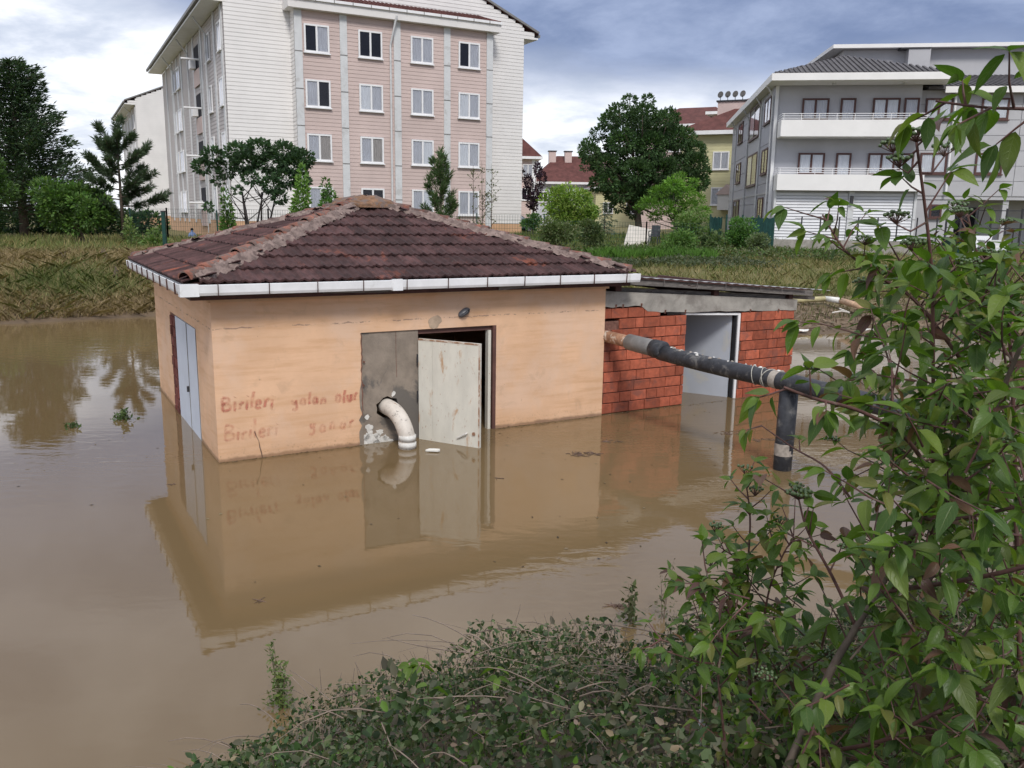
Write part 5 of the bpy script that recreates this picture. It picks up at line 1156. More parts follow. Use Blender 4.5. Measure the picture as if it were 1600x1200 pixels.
# ------------------------------------------------------------------ fences and yard things
def wire_fence(label, pts, h_, group):
    t = empty('wire_fence', (*pts[0], float(hgt(*pts[0]))), label=label, cat='fence', group=group); o = Vector((*pts[0], float(hgt(*pts[0])))); mb = MB()
    for (a, b) in zip(pts[:-1], pts[1:]):
        L = math.dist(a, b); n = max(1, int(L/2.5))
        for i in range(n+1):
            x = a[0]+(b[0]-a[0])*i/n; y = a[1]+(b[1]-a[1])*i/n; z = float(hgt(x, y)); MB().box(x-.03-o.x, x+.03-o.x, y-.03-o.y, y+.03-o.y, z-.3-o.z, z+h_+.05-o.z).build('post', M_greenmetal, t)
        za, zb = float(hgt(*a)), float(hgt(*b)); m_ = int(L/.12)
        for i in range(m_): 
            f = i/m_; x = a[0]+(b[0]-a[0])*f-o.x; y = a[1]+(b[1]-a[1])*f-o.y; z = za+(zb-za)*f-o.z; mb.box(x-.004, x+.004, y-.004, y+.004, z+.05, z+h_)
        for j in range(8): z = .1+j*(h_-.1)/7; mb.beam((a[0]-o.x, a[1]-o.y, za+z-o.z), (b[0]-o.x, b[1]-o.y, zb+z-o.z), .008, .008)
    tag(mb.build('wire_mesh', M_greenmetal, t), kind='stuff')
A_ = [tuple(D(x, 360, d_)[:2]) for x, d_ in ((205, 44), (262, 42), (420, 41), (640, 40), (850, 40), (1010, 39), (1110, 38))]
wire_fence('green wire mesh fence crossing behind the pump house', A_[:5], 1.55, 'wire fences')
wire_fence('green wire mesh fence in front of the leaning slab', A_[4:], 1.3, 'wire fences')
q = D(258, 380, 31); o = MB().box(-.06, .06, -.06, .06, -.3, zpx(331, 31, 258)-float(hgt(q[0], q[1]))).build('green_post', M_greenmetal); o.location = (q[0], q[1], float(hgt(q[0], q[1]))); tag(o, 'thick dark green post standing left of the roof', 'post')
MB().box(-.075, .075, -.075, .075, zpx(331, 31, 258)-float(hgt(q[0], q[1])), zpx(331, 31, 258)-float(hgt(q[0], q[1]))+.04).build('post_cap', M_darkmetal, o)
# green net fence beside grey house
na, nb_ = D(1108, 380, 40), D(1207, 380, 40.5); t = empty('net_fence', (na[0], na[1], 1.15), label='dark green privacy net fence beside the grey house', cat='fence')
for i in range(5): f = i/4; MB().box((nb_[0]-na[0])*f-.035, (nb_[0]-na[0])*f+.035, (nb_[1]-na[1])*f-.035, (nb_[1]-na[1])*f+.035, -.2, 1.75).build('post', M_greenmetal, t)
for f0, f1 in ((.0, .18), (.62, .99)):
    n = 26; V_ = []
    for i in range(n+1):
        f = f0+(f1-f0)*i/n; V_ += [((nb_[0]-na[0])*f, (nb_[1]-na[1])*f-.05+.03*math.sin(i*1.3), .05), ((nb_[0]-na[0])*f, (nb_[1]-na[1])*f-.05+.03*math.sin(i*1.1), 1.62+.04*math.sin(i*.8))]
    MB().add(V_, [(2*i, 2*i+2, 2*i+3, 2*i+1) for i in range(n)]).build('net', M_net, t)
for z in (.2, .9, 1.6): MB().beam((0, 0, z), tuple((nb_-na)*[1, 1, 0]+[0, 0, z]), .02, .02).build('rail', M_greenmetal, t)
# concrete garden wall with black posts and rails
wa, wb = D(1207, 395, 40.6), D(1425, 395, 39.0); wz = float(hgt(wa[0], wa[1]))
t = empty('garden_wall', (wa[0], wa[1], wz), label='low stained concrete garden wall with black railing in front of the shutters', cat='wall'); dw = (wb-wa)*[1, 1, 0]; Lw = np.linalg.norm(dw); dw /= Lw
MB().beam((0, 0, .10), tuple(dw*Lw+[0, 0, .10]), .22, .75).build('concrete_wall', M_conc, t)
for i in range(8):
    q = dw*(1.2+i*.82*1.0); MB().tube([tuple(q+[0, 0, .45]), tuple(q+[0, 0, 1.55])], .035, 6).build('railing_post', M_darkmetal, t)
for z in (.7, 1.45): MB().beam(tuple(dw*.9+[0, 0, z]), tuple(dw*Lw+[0, 0, z]), .02, .02).build('rail', M_darkmetal, t)
# railing by the porch, utility cabinet, slab, chair, bin
pa_ = D(1475, 380, 41); pb_ = D(1640, 380, 39.5); t = empty('porch_railing', (pa_[0], pa_[1], 1.25), label='black metal railing in front of the grey house porch', cat='railing'); v_ = pb_-pa_
for i in range(8): q = v_*(i/7); MB().box(q[0]-.035, q[0]+.035, q[1]-.035, q[1]+.035, -.2, 2.1).build('post', M_darkmetal, t)
for z in (1.2, 2.0): MB().beam((0, 0, z), (v_[0], v_[1], z), .03, .04).build('rail', M_darkmetal, t)
q = D(1549, 400, 34); zg = float(hgt(q[0], q[1])); t = empty('utility_cabinet', (q[0], q[1], zg), label='pale grey metal utility cabinet in front of the porch', cat='cabinet')
MB().box(-.45, .45, -.25, .25, -.1, .98).build('body', M_shutter, t)
MB().box(-.48, .48, -.28, .28, .982, 1.03).build('lid', M_pilaster, t)
for i in range(9): MB().box(-.38+i*.085, -.34+i*.085, -.262, -.2505, .12, .62).build('vent_slat', M_greypvc, t)
MB().box(-.25, .25, -.265, -.2505, .74, .80).build('label_plate', M_balc, t)
q = D(1530, 365, 36.5); o = MB().hexa([(-.5, 0, 0), (.35, 0, 0), (.35, .05, 0), (-.5, .05, 0)], [(-.15, .3, 1.0), (.75, .3, 1.0), (.75, .35, 1.0), (-.15, .35, 1.0)]).build('leaning_sheet', M_shutter); o.location = (q[0], q[1], float(hgt(q[0], q[1]))); tag(o, 'pale sheet leaning behind the utility cabinet', 'sheet')
q = D(1492, 375, 38.5); t = empty('wheelie_bin', (q[0], q[1], float(hgt(q[0], q[1]))), label='dark green bin between the railing and garden wall', cat='bin')
MB().hexa([(-.3, -.3, .05), (.3, -.3, .05), (.3, .3, .05), (-.3, .3, .05)], [(-.42, -.4, .85), (.42, -.4, .85), (.42, .4, .85), (-.42, .4, .85)]).build('body', M_greenmetal, t); MB().box(-.45, .45, -.43, .43, .852, .92).build('lid', M_greenmetal, t)
q = D(1000, 378, 41.5); o = MB().hexa([(-.55, 0, .0), (.62, 0, -.05), (.62, .12, -.05), (-.55, .12, .0)], [(-.25, .35, 1.05), (.95, .35, .82), (.95, .47, .82), (-.25, .47, 1.05)]).build('leaning_slab', M_slab); o.location = (q[0]-.25, q[1], float(hgt(q[0], q[1]))); tag(o, 'pale rectangular slab leaning under the feathery tree', 'slab')
q = D(1022, 378, 41); t = empty('plastic_chair', (q[0], q[1], float(hgt(q[0], q[1]))), -.4, label='black plastic garden chair beside the leaning slab', cat='chair')
MB().box(-.22, .22, -.22, .22, .42, .46).build('seat', M_black, t); MB().hexa([(-.22, .18, .46), (.22, .18, .46), (.22, .22, .46), (-.22, .22, .46)], [(-.2, .30, .95), (.2, .30, .95), (.2, .34, .95), (-.2, .34, .95)]).build('backrest', M_black, t)
for x in (-.2, .2):
    for y in (-.2, .2): MB().tube([(x, y, .44), (x*1.15, y*1.15, 0)], .022, 6).build('leg', M_black, t)
    MB().tube([(x*1.1, -.2, .44), (x*1.15, -.2, .66), (x*1.1, .25, .68)], .022, 6).build('armrest', M_black, t)
# parked car, nose showing past the gable
q = D(795, 362, 62); t = empty('parked_car', (q[0], q[1], float(hgt(q[0], q[1]))), R(15), label='silver-blue hatchback parked past the white gable corner', cat='car')
prof = [(-2, .35), (-2, .75), (-1.85, .95), (-1.1, 1.42), (.3, 1.46), (1.0, .98), (1.85, .82), (2.02, .6), (2.02, .35)]; nn_ = len(prof)
V_ = [(x, s*(.84 if z < 1 else .66), z) for s in (-1, 1) for x, z in prof]; MB().add(V_, [tuple(range(nn_)), tuple(range(2*nn_-1, nn_-1, -1))]+[(i, nn_+i, nn_+(i+1) % nn_, (i+1) % nn_) for i in range(nn_)]).build('body', M_car, t)
MB().hexa([(.36, -.6, 1.43), (1.0, -.72, 1.0), (1.0, .72, 1.0), (.36, .6, 1.43)], [(.40, -.6, 1.45), (1.04, -.72, 1.02), (1.04, .72, 1.02), (.40, .6, 1.45)]).build('windscreen', M_room, t)
for x in (-1.25, 1.3):
    for s in (-1, 1):
        wl = MB().tube([(x, s*.70, .31), (x, s*.87, .31)], .31, 16).build('wheel', M_tyre, t); MB().tube([(x, s*.865, .31), (x, s*.88, .31)], .19, 12).build('rim', M_pilaster, wl)
for s in (-1, 1): MB().box(1.9, 2.03, s*.6-.16, s*.6+.16, .62, .76).build('headlight', M_foam, t)
# person sitting low by the apartment wall
def person():
    q = D(301, 375, 52); z = zpx(357, 52, 301)-.80; t = empty('person', (q[0], q[1], z), R(20), label='person in blue top and dark hair sitting by the apartment wall', cat='person')
    V_ = [(0, 0, .20), (0, .01, .36), (0, .0, .50), (0, -.01, .60), (0, -.03, .70), (.15, 0, .49), (.20, -.10, .34), (.14, -.26, .30), (-.15, 0, .49), (-.20, -.10, .34), (-.14, -.26, .30), (.09, -.05, .19), (.13, -.38, .26), (.13, -.42, .03), (.13, -.50, .0), (-.09, -.05, .19), (-.13, -.38, .26), (-.13, -.42, .03), (-.13, -.50, .0)]
    E_ = [(0, 1), (1, 2), (2, 3), (3, 4), (2, 5), (5, 6), (6, 7), (2, 8), (8, 9), (9, 10), (0, 11), (11, 12), (12, 13), (13, 14), (0, 15), (15, 16), (16, 17), (17, 18)]
    rad = [.13, .13, .12, .055, .095, .055, .042, .035, .055, .042, .035, .085, .06, .045, .04, .085, .06, .045, .04]
    me = bpy.data.meshes.new('body'); me.from_pydata(V_, E_, []); o = bpy.data.objects.new('body', me); col.objects.link(o); o.parent = t; me.materials.append(M_cloth)
    md = o.modifiers.new('skin', 'SKIN')
    for i, sv in enumerate(me.skin_vertices[0].data): sv.radius = (rad[i], rad[i]); sv.use_root = (i == 0)
    o.modifiers.new('sub', 'SUBSURF').levels = 1; o.modifiers['sub'].render_levels = 2
    bm = bmesh.new(); bmesh.ops.create_uvsphere(bm, u_segments=14, v_segments=10, radius=.1, matrix=Matrix.Translation((0, -.0, .735)) @ Matrix.Diagonal((.9, 1.02, 1.08, 1))); me2 = bpy.data.meshes.new('hair')
    for v in list(bm.verts):
        if v.co.y < -.05 and v.co.z < .75: bm.verts.remove(v)
    bm.to_mesh(me2); bm.free(); me2.materials.append(M_hair); h = bpy.data.objects.new('hair', me2); col.objects.link(h); h.parent = t
    MB().box(-.2, .2, -.12, .2, .0, .09).build('stool_cushion', M_white, t)
person()

# ------------------------------------------------------------------ foreground: bramble bank
rng = np.random.default_rng(31); random.seed(31)
def bthick(x, y):
    sh = np.interp(x, NX, NY); d = sh-y                       # distance inside the shore
    t = np.clip((d+.35)/1.0, 0, 1); t = t*t*(3-2*t)
    a = np.interp(x, [-1.9, -1.4, -.6, .2, 1.0, 1.8, 2.6, 4], [.05, .17, .38, .47, .42, .34, .34, .4])
    return t*a*(1+.42*np.sin(x*4.3+y*2.1+1)*np.sin(y*4.1-x*1.9)+.22*np.sin(x*10+y*6)*np.sin(y*9-x*3))
n = 92000
x = rng.uniform(-1.9, 4.2, n); y = np.interp(x, NX, NY)+.25-rng.uniform(0, 3.9, n)
keep = y > .8; x, y = x[keep], y[keep]
th_ = bthick(x, y); fr_ = 1-rng.uniform(0, 1, len(x))**1.6*.9; z = np.maximum(hgt(x, y), -.05)+th_*fr_+rng.normal(size=len(x))*.012
C = np.column_stack([x, y, z]); C = C[z > .01]; n = len(C)
cl = np.sin(C[:, 0]*3.1+1.7*np.sin(C[:, 1]*2.3))*np.sin(C[:, 1]*3.7+C[:, 0])
colr = tints(n, [(.036, .066, .022), (.052, .090, .030), (.078, .108, .046), (.026, .048, .017), (.10, .115, .062), (.125, .118, .082)], .4)*(1+.25*cl[:, None])
bright = rng.uniform(size=n) < .025+.12*((np.sin(C[:, 0]*3.7+.6)*np.sin(C[:, 1]*3.1+C[:, 0]*1.3)) > .62); colr[bright] = tints(bright.sum(), [(.10, .19, .03), (.085, .16, .03)])
dead = (rng.uniform(size=n) < .10) | ((C[:, 1] < 3.6) & (C[:, 0] > .2) & (rng.uniform(size=n) < .30)); colr[dead] = tints(dead.sum(), [(.20, .155, .11), (.14, .11, .08), (.25, .20, .14)])
sz = .026*rng.uniform(.4, 1.4, n); lg = (np.sin(C[:, 0]*2.3+C[:, 1]*3.3) > .35) & (rng.uniform(size=n) < .5); sz[lg] *= 1.55; sz[dead] *= .6
bramble = empty('bramble_thicket', (.8, 3.6, float(hgt(.8, 3.6))), label='tangled low bramble thicket on the near bank', cat='bramble'); bramble['kind'] = 'stuff'
off = np.array([.8, 3.6, float(hgt(.8, 3.6))])
o = leafcloud('foliage', C-off, sz, colr, M_plant, bramble, aspect=.62, six=True, curl=.16, upbias=.45); o['kind'] = 'stuff'
mb = MB()
for i in range(520):
    x = random.uniform(-1.5, 3.6); y = float(np.interp(x, NX, NY))+.2-random.uniform(0, 2.6)
    if y < 2: continue
    z = max(float(hgt(x, y)), 0)+float(bthick(np.array(x), np.array(y)))*random.uniform(.75, 1.02); a = random.uniform(0, 6.28); L = random.uniform(.06, .5); up = random.uniform(-.03, .10); sc_ = random.uniform(.35, 1)
    mb.tube([Vector((x+math.cos(a)*L*s, y+math.sin(a)*L*.6*s, z+up*math.sin(s*2.6)))-Vector(off) for s in np.linspace(0, 1, 5)], [q_*sc_ for q_ in (.0036, .0034, .003, .0024, .0014)], 4)
for i in range(190):      # upright dry stalks breaking the outline
    x = random.uniform(-.9, 2.6); y = float(np.interp(x, NX, NY))+.15-random.uniform(0, 1.2); z = max(float(hgt(x, y)), 0)+float(bthick(np.array(x), np.array(y)))*.8; h_ = random.uniform(.08, .24)
    mb.tube([Vector((x+random.gauss(0, .03)*s, y, z+h_*s))-Vector(off) for s in (0, .5, 1)], [.0022, .0018, .001], 4)
tag(mb.build('canes', M_cane, bramble), kind='stuff')
# lone larger bramble leaves
def leaf_mesh(name, tint, W=.5, curl=.25, fold=.18, L=1.0, nv=7, tip=1.6):
    V_ = []; U_ = []; F_ = []
    for i in range(nv+1):
        t = i/nv; wv = W*(math.sin(math.pi*min(t**.78, 1))**.85)*(1-.15*t) if 0 < t < 1 else .004
        if t > .8: wv *= (1-(t-.8)/.2*.35)
        z = -curl*t**tip
        for k, s in enumerate((-1, -.5, 0, .5, 1)):
            V_.append((s*wv*.5, t*L, z+abs(s)*wv*fold*(1-.3*abs(s))-.03*math.sin(t*9+s*2)*abs(s)*.4)); U_.append((s*.5+.5, t))
    for i in range(nv):
        for k in range(4): F_.append((i*5+k, i*5+k+1, i*5+k+6, i*5+k+5))
    return np.array(V_), np.array(F_), np.array(U_), np.array(tint)
TINTS = [(.082, .150, .020), (.115, .195, .024), (.056, .112, .020), (.15, .215, .034), (.098, .14, .028), (.16, .165, .04), (.17, .085, .055), (.11, .05, .045)]
VAR = []
for ti, w in enumerate((.30, .24, .22, .09, .08, .04, .02, .01)):
    for k in range(2):
        nm = f'leaf'; V_, F_, U_, T_ = leaf_mesh(nm, TINTS[ti], W=random.uniform(.42, .56), curl=random.uniform(.22, .62), fold=random.uniform(.10, .38), tip=random.uniform(1.4, 2.2))
        VAR.append((V_, F_, U_, T_, w/2))
VW = np.array([v[4] for v in VAR]); VW /= VW.sum()
def leaf_obj_mesh(vi):
    V_, F_, U_, T_, _ = VAR[vi]; o = npmesh('leaf', V_, F_, M_leaf, None, np.tile(T_, (len(V_), 1)), U_, True); me = o.data; bpy.data.objects.remove(o); return me
LEAFME = [leaf_obj_mesh(i) for i in range(len(VAR))]

# ------------------------------------------------------------------ foreground: dogwood
def spline(P, m_=6):
    P = [np.array(p, float) for p in P]; out = []
    for i in range(len(P)-1):
        a, b, c, d = P[max(i-1, 0)], P[i], P[i+1], P[min(i+2, len(P)-1)]
        for t in np.linspace(0, 1, m_, endpoint=False): out.append(.5*((2*b)+(c-a)*t+(2*a-5*b+4*c-d)*t*t+(3*b-a-3*c+d)*t**3))
    return out+[P[-1]]
class Shrub:
    def __init__(s, name, label, base, group=None):
        s.root = empty(name, base, label=label, cat='shrub', group=group); s.o = np.array(base, float); s.L = []; s.twig = MB(); s.berries = []
    def stem(s, pts, r0, r1, mt=None):
        P = spline(pts, 6); n = len(P); MB().tube([p-s.o for p in P], list(np.linspace(r0, r1, n)), 8).build('stem', mt or M_stem, s.root, True); return P
    def leaf(s, p, d, size, up=np.array([0, 0, 1.]), red=0.):
        d = d/np.linalg.norm(d); sd_ = np.cross(d, up)
        if np.linalg.norm(sd_) < .1: sd_ = np.cross(d, [1, 0, 0])
        sd_ /= np.linalg.norm(sd_); nn = np.cross(sd_, d)
        a = random.gauss(0, .45); sd2 = sd_*math.cos(a)+nn*math.sin(a); n2 = np.cross(sd2, d)
        M = np.eye(4); size = size*1.24; M[:3, 0] = sd2*size; M[:3, 1] = d*size; M[:3, 2] = n2*size; M[:3, 3] = p-s.o
        vi = rng.choice(len(VAR), p=VW)
        if random.random() < red*.45: vi = random.choice((10, 11, 12, 13, 14, 15))
        s.L.append((M, int(vi)))
    def twigline(s, p, d, L, size, nodes=None, droop=.5, r=.003, red=0., berry=False):
        d = d/np.linalg.norm(d); n = nodes or max(2, int(L/.05)); P = [p]; cur = p.copy(); dd = d.copy(); seg = L/n; side = np.cross(dd, [0, 0, 1.]); side /= max(np.linalg.norm(side), 1e-3); ph_ = random.uniform(0, 3.14)
        for i in range(n):
            dd = dd+np.array([random.gauss(0, .10), random.gauss(0, .10), random.gauss(.03, .08)]); dd /= np.linalg.norm(dd); cur = cur+dd*seg; P.append(cur.copy())
            up2 = np.cross(side, dd); a = ph_+(i % 2)*1.57; ax = side*math.cos(a)+up2*math.sin(a)
            sz_ = size*random.uniform(.5, 1.25)*(.75+.25*math.sin(math.pi*(i+1)/(n+1)))
            for sg in (-1, 1):
                if random.random() < .10: continue
                dl = ax*sg*.8+dd*.55+np.array([0, 0, -droop*random.uniform(.4, 1.3)]); st = cur+dl/np.linalg.norm(dl)*.008; s.leaf(st, dl, sz_, red=red)
        for sg in (-1, 1): s.leaf(cur, dd*.8+side*sg*.5+np.array([0, 0, -droop*.4]), size*random.uniform(.6, .95), red=red)
        s.twig.tube([q-s.o for q in P], list(np.linspace(r, r*.45, len(P))), 5)
        if berry: s.berry(cur, dd)
        return P
    def berry(s, p, d, n=20, R_=.024, rb=.0042):
        mb = MB(); st = MB(); top = p+d*.028; t_ = (1+5**.5)/2
        ico = [Vector(v).normalized() for v in ((-1, t_, 0), (1, t_, 0), (-1, -t_, 0), (1, -t_, 0), (0, -1, t_), (0, 1, t_), (0, -1, -t_), (0, 1, -t_), (t_, 0, -1), (t_, 0, 1), (-t_, 0, -1), (-t_, 0, 1))]
        icf = [(0, 11, 5), (0, 5, 1), (0, 1, 7), (0, 7, 10), (0, 10, 11), (1, 5, 9), (5, 11, 4), (11, 10, 2), (10, 7, 6), (7, 1, 8), (3, 9, 4), (3, 4, 2), (3, 2, 6), (3, 6, 8), (3, 8, 9), (4, 9, 5), (2, 4, 11), (6, 2, 10), (8, 6, 7), (9, 8, 1)]
        o = empty('x', (0, 0, 0)); bpy.data.objects.remove(o)
        for i in range(n):
            a = i*2.4; r_ = R_*math.sqrt((i+.5)/n)*1.15; q = Vector(tuple(top-s.o))+Vector((math.cos(a)*r_, math.sin(a)*r_, random.uniform(-.005, .006)-r_*.25)); rr = rb*random.uniform(.85, 1.15)
            mb.add([q+v*rr for v in ico], icf); st.tube([Vector(tuple(p-s.o)), q-Vector((0, 0, .003))], [.0012, .0007], 4)
        st_ = st.build('fruit_stalk', M_stem, s.root); b = mb.build('berry_cluster', M_berry, s.root, True); b['kind'] = 'stuff'
    def finish(s, maxobj=300):
        s.twig.build('twigs', M_stem, s.root)['kind'] = 'stuff'
        sc = []
        for i, (M, vi) in enumerate(s.L):
            px, py, z = PIX(M[:3, 3]+s.o+M[:3, 1]*.5); vis = z > .2 and -20 < px < 1620 and -20 < py < 1220
            sc.append((np.linalg.norm(M[:3, 1])/z if vis else 0))
        order = np.argsort(sc)[::-1]; big = set(order[:maxobj].tolist())
        Vs, Fs, Us, Ts = [], [], [], []; k = 0
        for i, (M, vi) in enumerate(s.L):
            if i in big: inst('leaf', LEAFME[vi], s.root, Matrix(M.tolist())); continue
            V_, F_, U_, T_, _ = VAR[vi]; Vs.append(V_@M[:3, :3].T+M[:3, 3]); Fs.append(F_+k); Us.append(U_); Ts.append(np.tile(T_, (len(V_), 1))); k += len(V_)
        if Vs: npmesh('leaf_mass', np.concatenate(Vs), np.concatenate(Fs), M_leaf, s.root, np.concatenate(Ts), np.concatenate(Us), True)['kind'] = 'stuff'
        return len(s.L)
def clothe(sh, P, dens, L, size, i0=0, i1=None, r=.0028, red=.05, droop=.55, berryp=.0):
    P = [np.array(p) for p in P]; i1 = i1 or len(P)-1; tot = sum(np.linalg.norm(P[i+1]-P[i]) for i in range(i0, i1)); n = int(tot*dens); a = random.uniform(0, 6.28)
    for k in range(n):
        f = i0+(i1-i0)*(k+random.random())/max(n, 1); i = min(int(f), len(P)-2); p = P[i]+(P[i+1]-P[i])*(f-i); ax = P[i+1]-P[i]; ax = ax/np.linalg.norm(ax)
        a += 2.4; s1 = np.cross(ax, [.3, 1, .2]); s1 /= np.linalg.norm(s1); s2 = np.cross(ax, s1)
        d = s1*math.cos(a)+s2*math.sin(a)+ax*.5+np.array([0, 0, .25]); sh.twigline(p, d, L*random.uniform(.5, 1.25), size, r=r, red=red, droop=droop, berry=random.random() < berryp)
D3 = lambda x, y, d: D(x, y, d)
gb = lambda px, d: (D(px, 1150, d)[0], D(px, 1150, d)[1], float(hgt(D(px, 1150, d)[0], D(px, 1150, d)[1])))
# big right-hand dogwood
A = Shrub('dogwood_shrub', 'large dogwood shrub with drooping leaves and green berry clusters on the near bank', gb(1400, 2.1))
S = {}
S[1] = A.stem([D3(1190, 1290, 1.95), D3(1290, 1065, 2.05), D3(1335, 985, 2.08), D3(1410, 860, 2.1), D3(1470, 770, 2.1), D3(1530, 690, 2.05), D3(1570, 600, 2.0), D3(1625, 470, 1.95)], .0115, .005, mat('grey_brown_stem', (.13, .10, .078), .75, .3, 18, c2=(.08, .045, .04), c2scale=5))
S[2] = A.stem([D3(1450, 1060, 2.3), D3(1455, 850, 2.25), D3(1458, 700, 2.2), D3(1458, 560, 2.15), D3(1456, 430, 2.1), D3(1446, 330, 2.06), D3(1432, 222, 2.02)], .0062, .0032)
S[5] = A.stem([D3(1500, 560, 2.45), D3(1430, 470, 2.45), D3(1370, 430, 2.45), D3(1320, 390, 2.48), D3(1285, 335, 2.5)], .006, .0025)
S[6] = A.stem([D3(1470, 770, 2.1), D3(1420, 690, 1.98), D3(1350, 645, 1.9), D3(1270, 622, 1.82), D3(1225, 605, 1.8)], .006, .0028)
S[7] = A.stem([D3(1690, 190, 1.55), D3(1620, 172, 1.55), D3(1540, 168, 1.58), D3(1462, 158, 1.62)], .004, .002)
S[8] = A.stem([D3(1380, 925, 2.0), D3(1450, 915, 1.85), D3(1540, 900, 1.75), D3(1640, 876, 1.65)], .006, .005)
S[9] = A.stem([D3(1440, 810, 2.1), D3(1500, 810, 1.95), D3(1640, 780, 1.85)], .005, .004)
S[10] = A.stem([D3(1250, 1180, 2.1), D3(1370, 1160, 1.9), D3(1450, 1120, 1.8), D3(1640, 1030, 1.7)], .006, .004)
S[12] = A.stem([D3(1600, 1280, 2.3), D3(1590, 900, 2.35), D3(1580, 560, 2.35), D3(1560, 430, 2.35)], .009, .003)
S[13] = A.stem([D3(1540, 760, 2.7), D3(1535, 560, 2.7), D3(1530, 430, 2.7), D3(1512, 335, 2.7)], .006, .0025)
S[4] = A.stem([D3(1340, 985, 2.08), D3(1300, 900, 2.12), D3(1262, 830, 2.15), D3(1248, 780, 2.18)], .005, .0022)
S[14] = A.stem([D3(1330, 780, 2.2), D3(1290, 730, 2.25), D3(1240, 700, 2.3), D3(1190, 665, 2.35)], .0035, .0016)
clothe(A, S[2], 30, .13, .062, 6, 24, berryp=.10); clothe(A, S[2], 13, .09, .060, 24, None, berryp=.2)
clothe(A, S[5], 34, .11, .052, 2, None, berryp=.2); clothe(A, S[6], 13, .06, .058, 6, None)
clothe(A, S[7], 34, .09, .060, 0, None, droop=1.0); clothe(A, S[8], 24, .16, .062, red=.12); clothe(A, S[9], 24, .16, .06, red=.08)
clothe(A, S[10], 30, .16, .062, red=.06); clothe(A, S[12], 26, .18, .055, berryp=.03); clothe(A, S[13], 26, .12, .052, berryp=.2); clothe(A, S[4], 24, .10, .055, 6, None, red=.25); clothe(A, S[14], 10, .06, .036, 6, None, red=.8)
clothe(A, S[1], 22, .18, .062, 10, None, red=.06)
A.berry(S[2][-1], np.array([0, 0, 1.]), 34, .032, .0048); A.berry(S[4][-1], np.array([0, 0, 1.]), 26, .032, .0058)
for (x_, y_, d_) in ((1405, 262, 2.05), (1395, 238, 2.08), (1475, 245, 2.05), (1400, 350, 2.08), (1500, 340, 2.5), (1495, 330, 2.6), (1425, 392, 2.1), (1510, 400, 2.6), (1545, 455, 2.3), (1540, 520, 2.3), (1535, 405, 2.5)):
    q = D3(x_, y_, d_); A.berry(q, np.array([0, 0, 1.]), random.randint(14, 26), .026, .0050); b_ = min((p for s_ in (2, 13, 12) for p in S[s_]), key=lambda p: np.linalg.norm(p-q)); A.twig.tube([np.array(b_)-A.o, (np.array(b_)+q)/2-A.o+[0, 0, -.02], q-A.o], [.003, .0024, .0018], 5)
# filling twigs inside the shrub body
import itertools
def inpoly(x, y, poly):
    c = False; j = len(poly)-1
    for i in range(len(poly)):
        if (poly[i][1] > y) != (poly[j][1] > y) and x < (poly[j][0]-poly[i][0])*(y-poly[i][1])/(poly[j][1]-poly[i][1])+poly[i][0]: c = not c
        j = i
    return c
POLY = [(1350, 560), (1365, 450), (1410, 410), (1470, 390), (1540, 430), (1620, 470), (1620, 1240), (1230, 1240), (1270, 1080), (1330, 1000), (1370, 880), (1370, 740), (1400, 690), (1370, 640)]
k = 0
while k < 390:
    x_, y_ = random.uniform(1230, 1620), random.uniform(380, 1240)
    if not inpoly(x_, y_, POLY): continue
    if y_ < 600 and random.random() < .35: continue
    d_ = random.uniform(1.75, 3.0) if y_ > 560 else random.uniform(2.1, 2.9)
    p = D3(x_, y_, d_)
    if p[2] < float(hgt(p[0], p[1]))+.1: continue
    A.twigline(p, np.array([random.gauss(-.25, .6), random.gauss(-.3, .5), random.gauss(.5, .5)]), random.uniform(.10, .24), random.uniform(.045, .066), droop=.6, red=.05, berry=random.random() < .07); k += 1
nA = A.finish()
# left-hand smaller dogwood
B = Shrub('dogwood_shrub', 'smaller dogwood shrub left of the large one, over the bramble', gb(1170, 2.5))
T = {}
T[1] = B.stem([D3(1185, 1290, 2.35), D3(1172, 1080, 2.45), D3(1168, 960, 2.5), D3(1169, 880, 2.5), D3(1172, 810, 2.5), D3(1165, 750, 2.5)], .006, .002)
T[2] = B.stem([D3(1180, 1060, 2.45), D3(1200, 930, 2.42), D3(1222, 870, 2.4), D3(1240, 840, 2.4)], .004, .0018)
T[3] = B.stem([D3(1150, 1290, 2.1), D3(1126, 1100, 2.1), D3(1125, 1030, 2.12), D3(1150, 962, 2.15)], .0045, .002)
T[4] = B.stem([D3(1165, 1010, 2.45), D3(1140, 960, 2.4), D3(1110, 925, 2.35), D3(1085, 910, 2.3)], .003, .0015)
T[5] = B.stem([D3(1150, 1090, 2.3), D3(1100, 1050, 2.25), D3(1060, 1010, 2.2), D3(1022, 998, 2.2)], .003, .0015)
T[6] = B.stem([D3(1172, 885, 2.5), D3(1140, 865, 2.45), D3(1118, 850, 2.4)], .0025, .0012)
clothe(B, T[1], 26, .11, .048, 4, None, berryp=.06); clothe(B, T[2], 30, .11, .046, red=.2); clothe(B, T[3], 16, .10, .045, 4, None, red=.1); clothe(B, T[4], 34, .07, .044); clothe(B, T[5], 24, .07, .044, 4, None, red=.25); clothe(B, T[6], 34, .05, .042)
for (x_, y_) in ((1165, 742), (1180, 775), (1243, 770), (1218, 822), (1112, 886), (1118, 832)):
    q = D3(x_, y_, 2.48); B.berry(q, np.array([0, 0, 1.]), random.randint(10, 18), .02, .0046); b_ = min((p for s_ in (1, 2, 6) for p in T[s_]), key=lambda p: np.linalg.norm(p-q)); B.twig.tube([np.array(b_)-B.o, q-B.o], [.002, .0014], 5)
k = 0
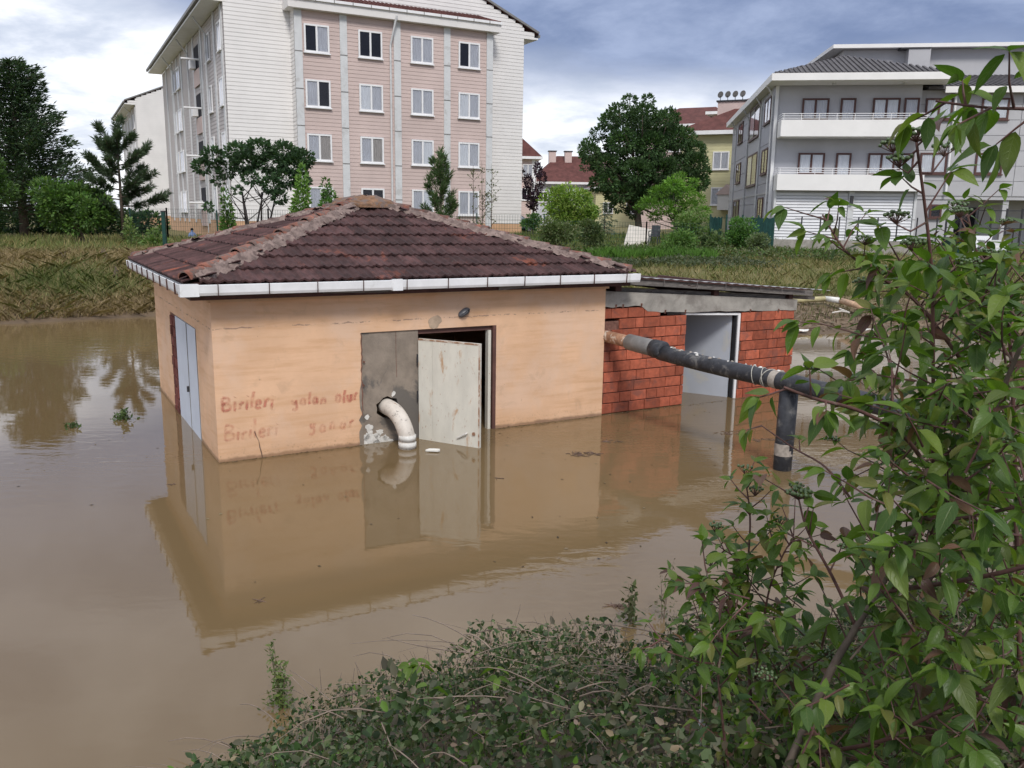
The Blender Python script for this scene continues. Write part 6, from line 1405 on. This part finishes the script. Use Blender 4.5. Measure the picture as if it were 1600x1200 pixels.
while k < 95:
    x_, y_ = random.uniform(1085, 1300), random.uniform(900, 1230); d_ = random.uniform(2.1, 2.8); p = D3(x_, y_, d_)
    if p[2] < float(hgt(p[0], p[1]))+.08: continue
    if y_ < 1000 and not (1110 < x_ < 1230): continue
    B.twigline(p, np.array([random.gauss(-.2, .6), random.gauss(-.2, .5), random.gauss(.5, .5)]), random.uniform(.08, .18), random.uniform(.046, .060), droop=.6, red=.07); k += 1
nB = B.finish(220)
# fresh bramble leaves standing out of the thicket
fb = Shrub('bramble_shoot', 'bright green bramble shoot lying over the thicket', (-.25, 4.0, .3))
for (x_, y_, d_, s_) in ((650, 1032, 4.05, .075), (640, 1040, 4.05, .07), (655, 1040, 4.05, .075), (668, 1072, 3.95, .07), (775, 1045, 4.05, .055), (778, 1060, 4.0, .055), (757, 1145, 3.55, .045), (752, 1160, 3.5, .045), (730, 1165, 3.5, .04), (737, 1175, 3.45, .045), (745, 1190, 3.4, .05), (880, 1150, 3.5, .04), (818, 1140, 3.55, .04), (960, 1150, 3.4, .04)):
    for d_ in np.arange(2.6, 6.5, .02):
        q = D3(x_, y_, d_)
        if q[2] < max(float(hgt(q[0], q[1])), 0)+float(bthick(np.array(q[0]), np.array(q[1])))+.035: break
    for a in (0, 2.1, 4.2)[:random.choice((2, 3, 3))]: fb.leaf(q, np.array([math.cos(a+.4), math.sin(a+.4)*.6, -.2]), s_)
    fb.twig.tube([q-fb.o, q-fb.o+[random.gauss(0, .05), .06, -.12]], [.0015, .002], 4)
for i in range(len(fb.L)): fb.L[i] = (fb.L[i][0], random.choice((2, 3, 0, 1)))
fb.finish(60)
# drowned weeds in the water
def weed(px, py, h_, lab, n, cols_, spread, size):
    p = G(px, py); t = empty('water_weed', (p[0], p[1], 0), label=lab, cat='weed'); mb = MB(); C = []
    for i in range(max(3, n//60)):
        a = random.uniform(0, 6.28); e_ = Vector((math.cos(a)*spread*random.uniform(.1, .6), math.sin(a)*spread*.5, h_*random.uniform(.5, 1))); mb.tube([(0, 0, -.15), e_*.5, e_], [.003, .0025, .001], 4)
        for k in range(n//max(3, n//60)): f = random.uniform(.02, 1)**1.3; c = e_*f; C.append(c+Vector((random.gauss(0, spread*.35*(1.1-f)), random.gauss(0, spread*.3*(1.1-f)), random.gauss(0, .012))))
    mb.build('stem', M_cane, t); C = np.array(C); C = C[C[:, 2] > -.02]; leafcloud('foliage', C, size*rng.uniform(.5, 1.3, len(C)), tints(len(C), cols_), parent=t, aspect=.4)['kind'] = 'stuff'
weed(440, 1105, .42, 'tall pale weed standing in the water left of the bramble', 420, [(.11, .17, .04), (.16, .19, .08), (.08, .12, .035)], .10, .035)
weed(190, 655, .16, 'green weed tips poking out of the water left of the pump house', 130, [(.06, .10, .035), (.08, .12, .04)], .22, .07)
weed(115, 668, .07, 'low weed tip just breaking the open water surface', 60, [(.06, .10, .035)], .14, .06)
weed(985, 975, .40, 'drooping long-leaved weed at the far edge of the bramble', 120, [(.10, .12, .06), (.07, .09, .04)], .09, .06)
weed(1035, 965, .45, 'thin airy weed at the water edge below the left dogwood', 110, [(.10, .12, .06), (.14, .13, .08)], .16, .035)
o = MB().box(-.012, .012, -.012, .012, -.3, .16).build('grey_stake', M_pilaster); q = D3(1100, 1100, 2.75); o.location = tuple(q); o.location.z -= .05; tag(o, 'short grey stake standing among the brambles', 'stake')
print('leaves', nA, nB)
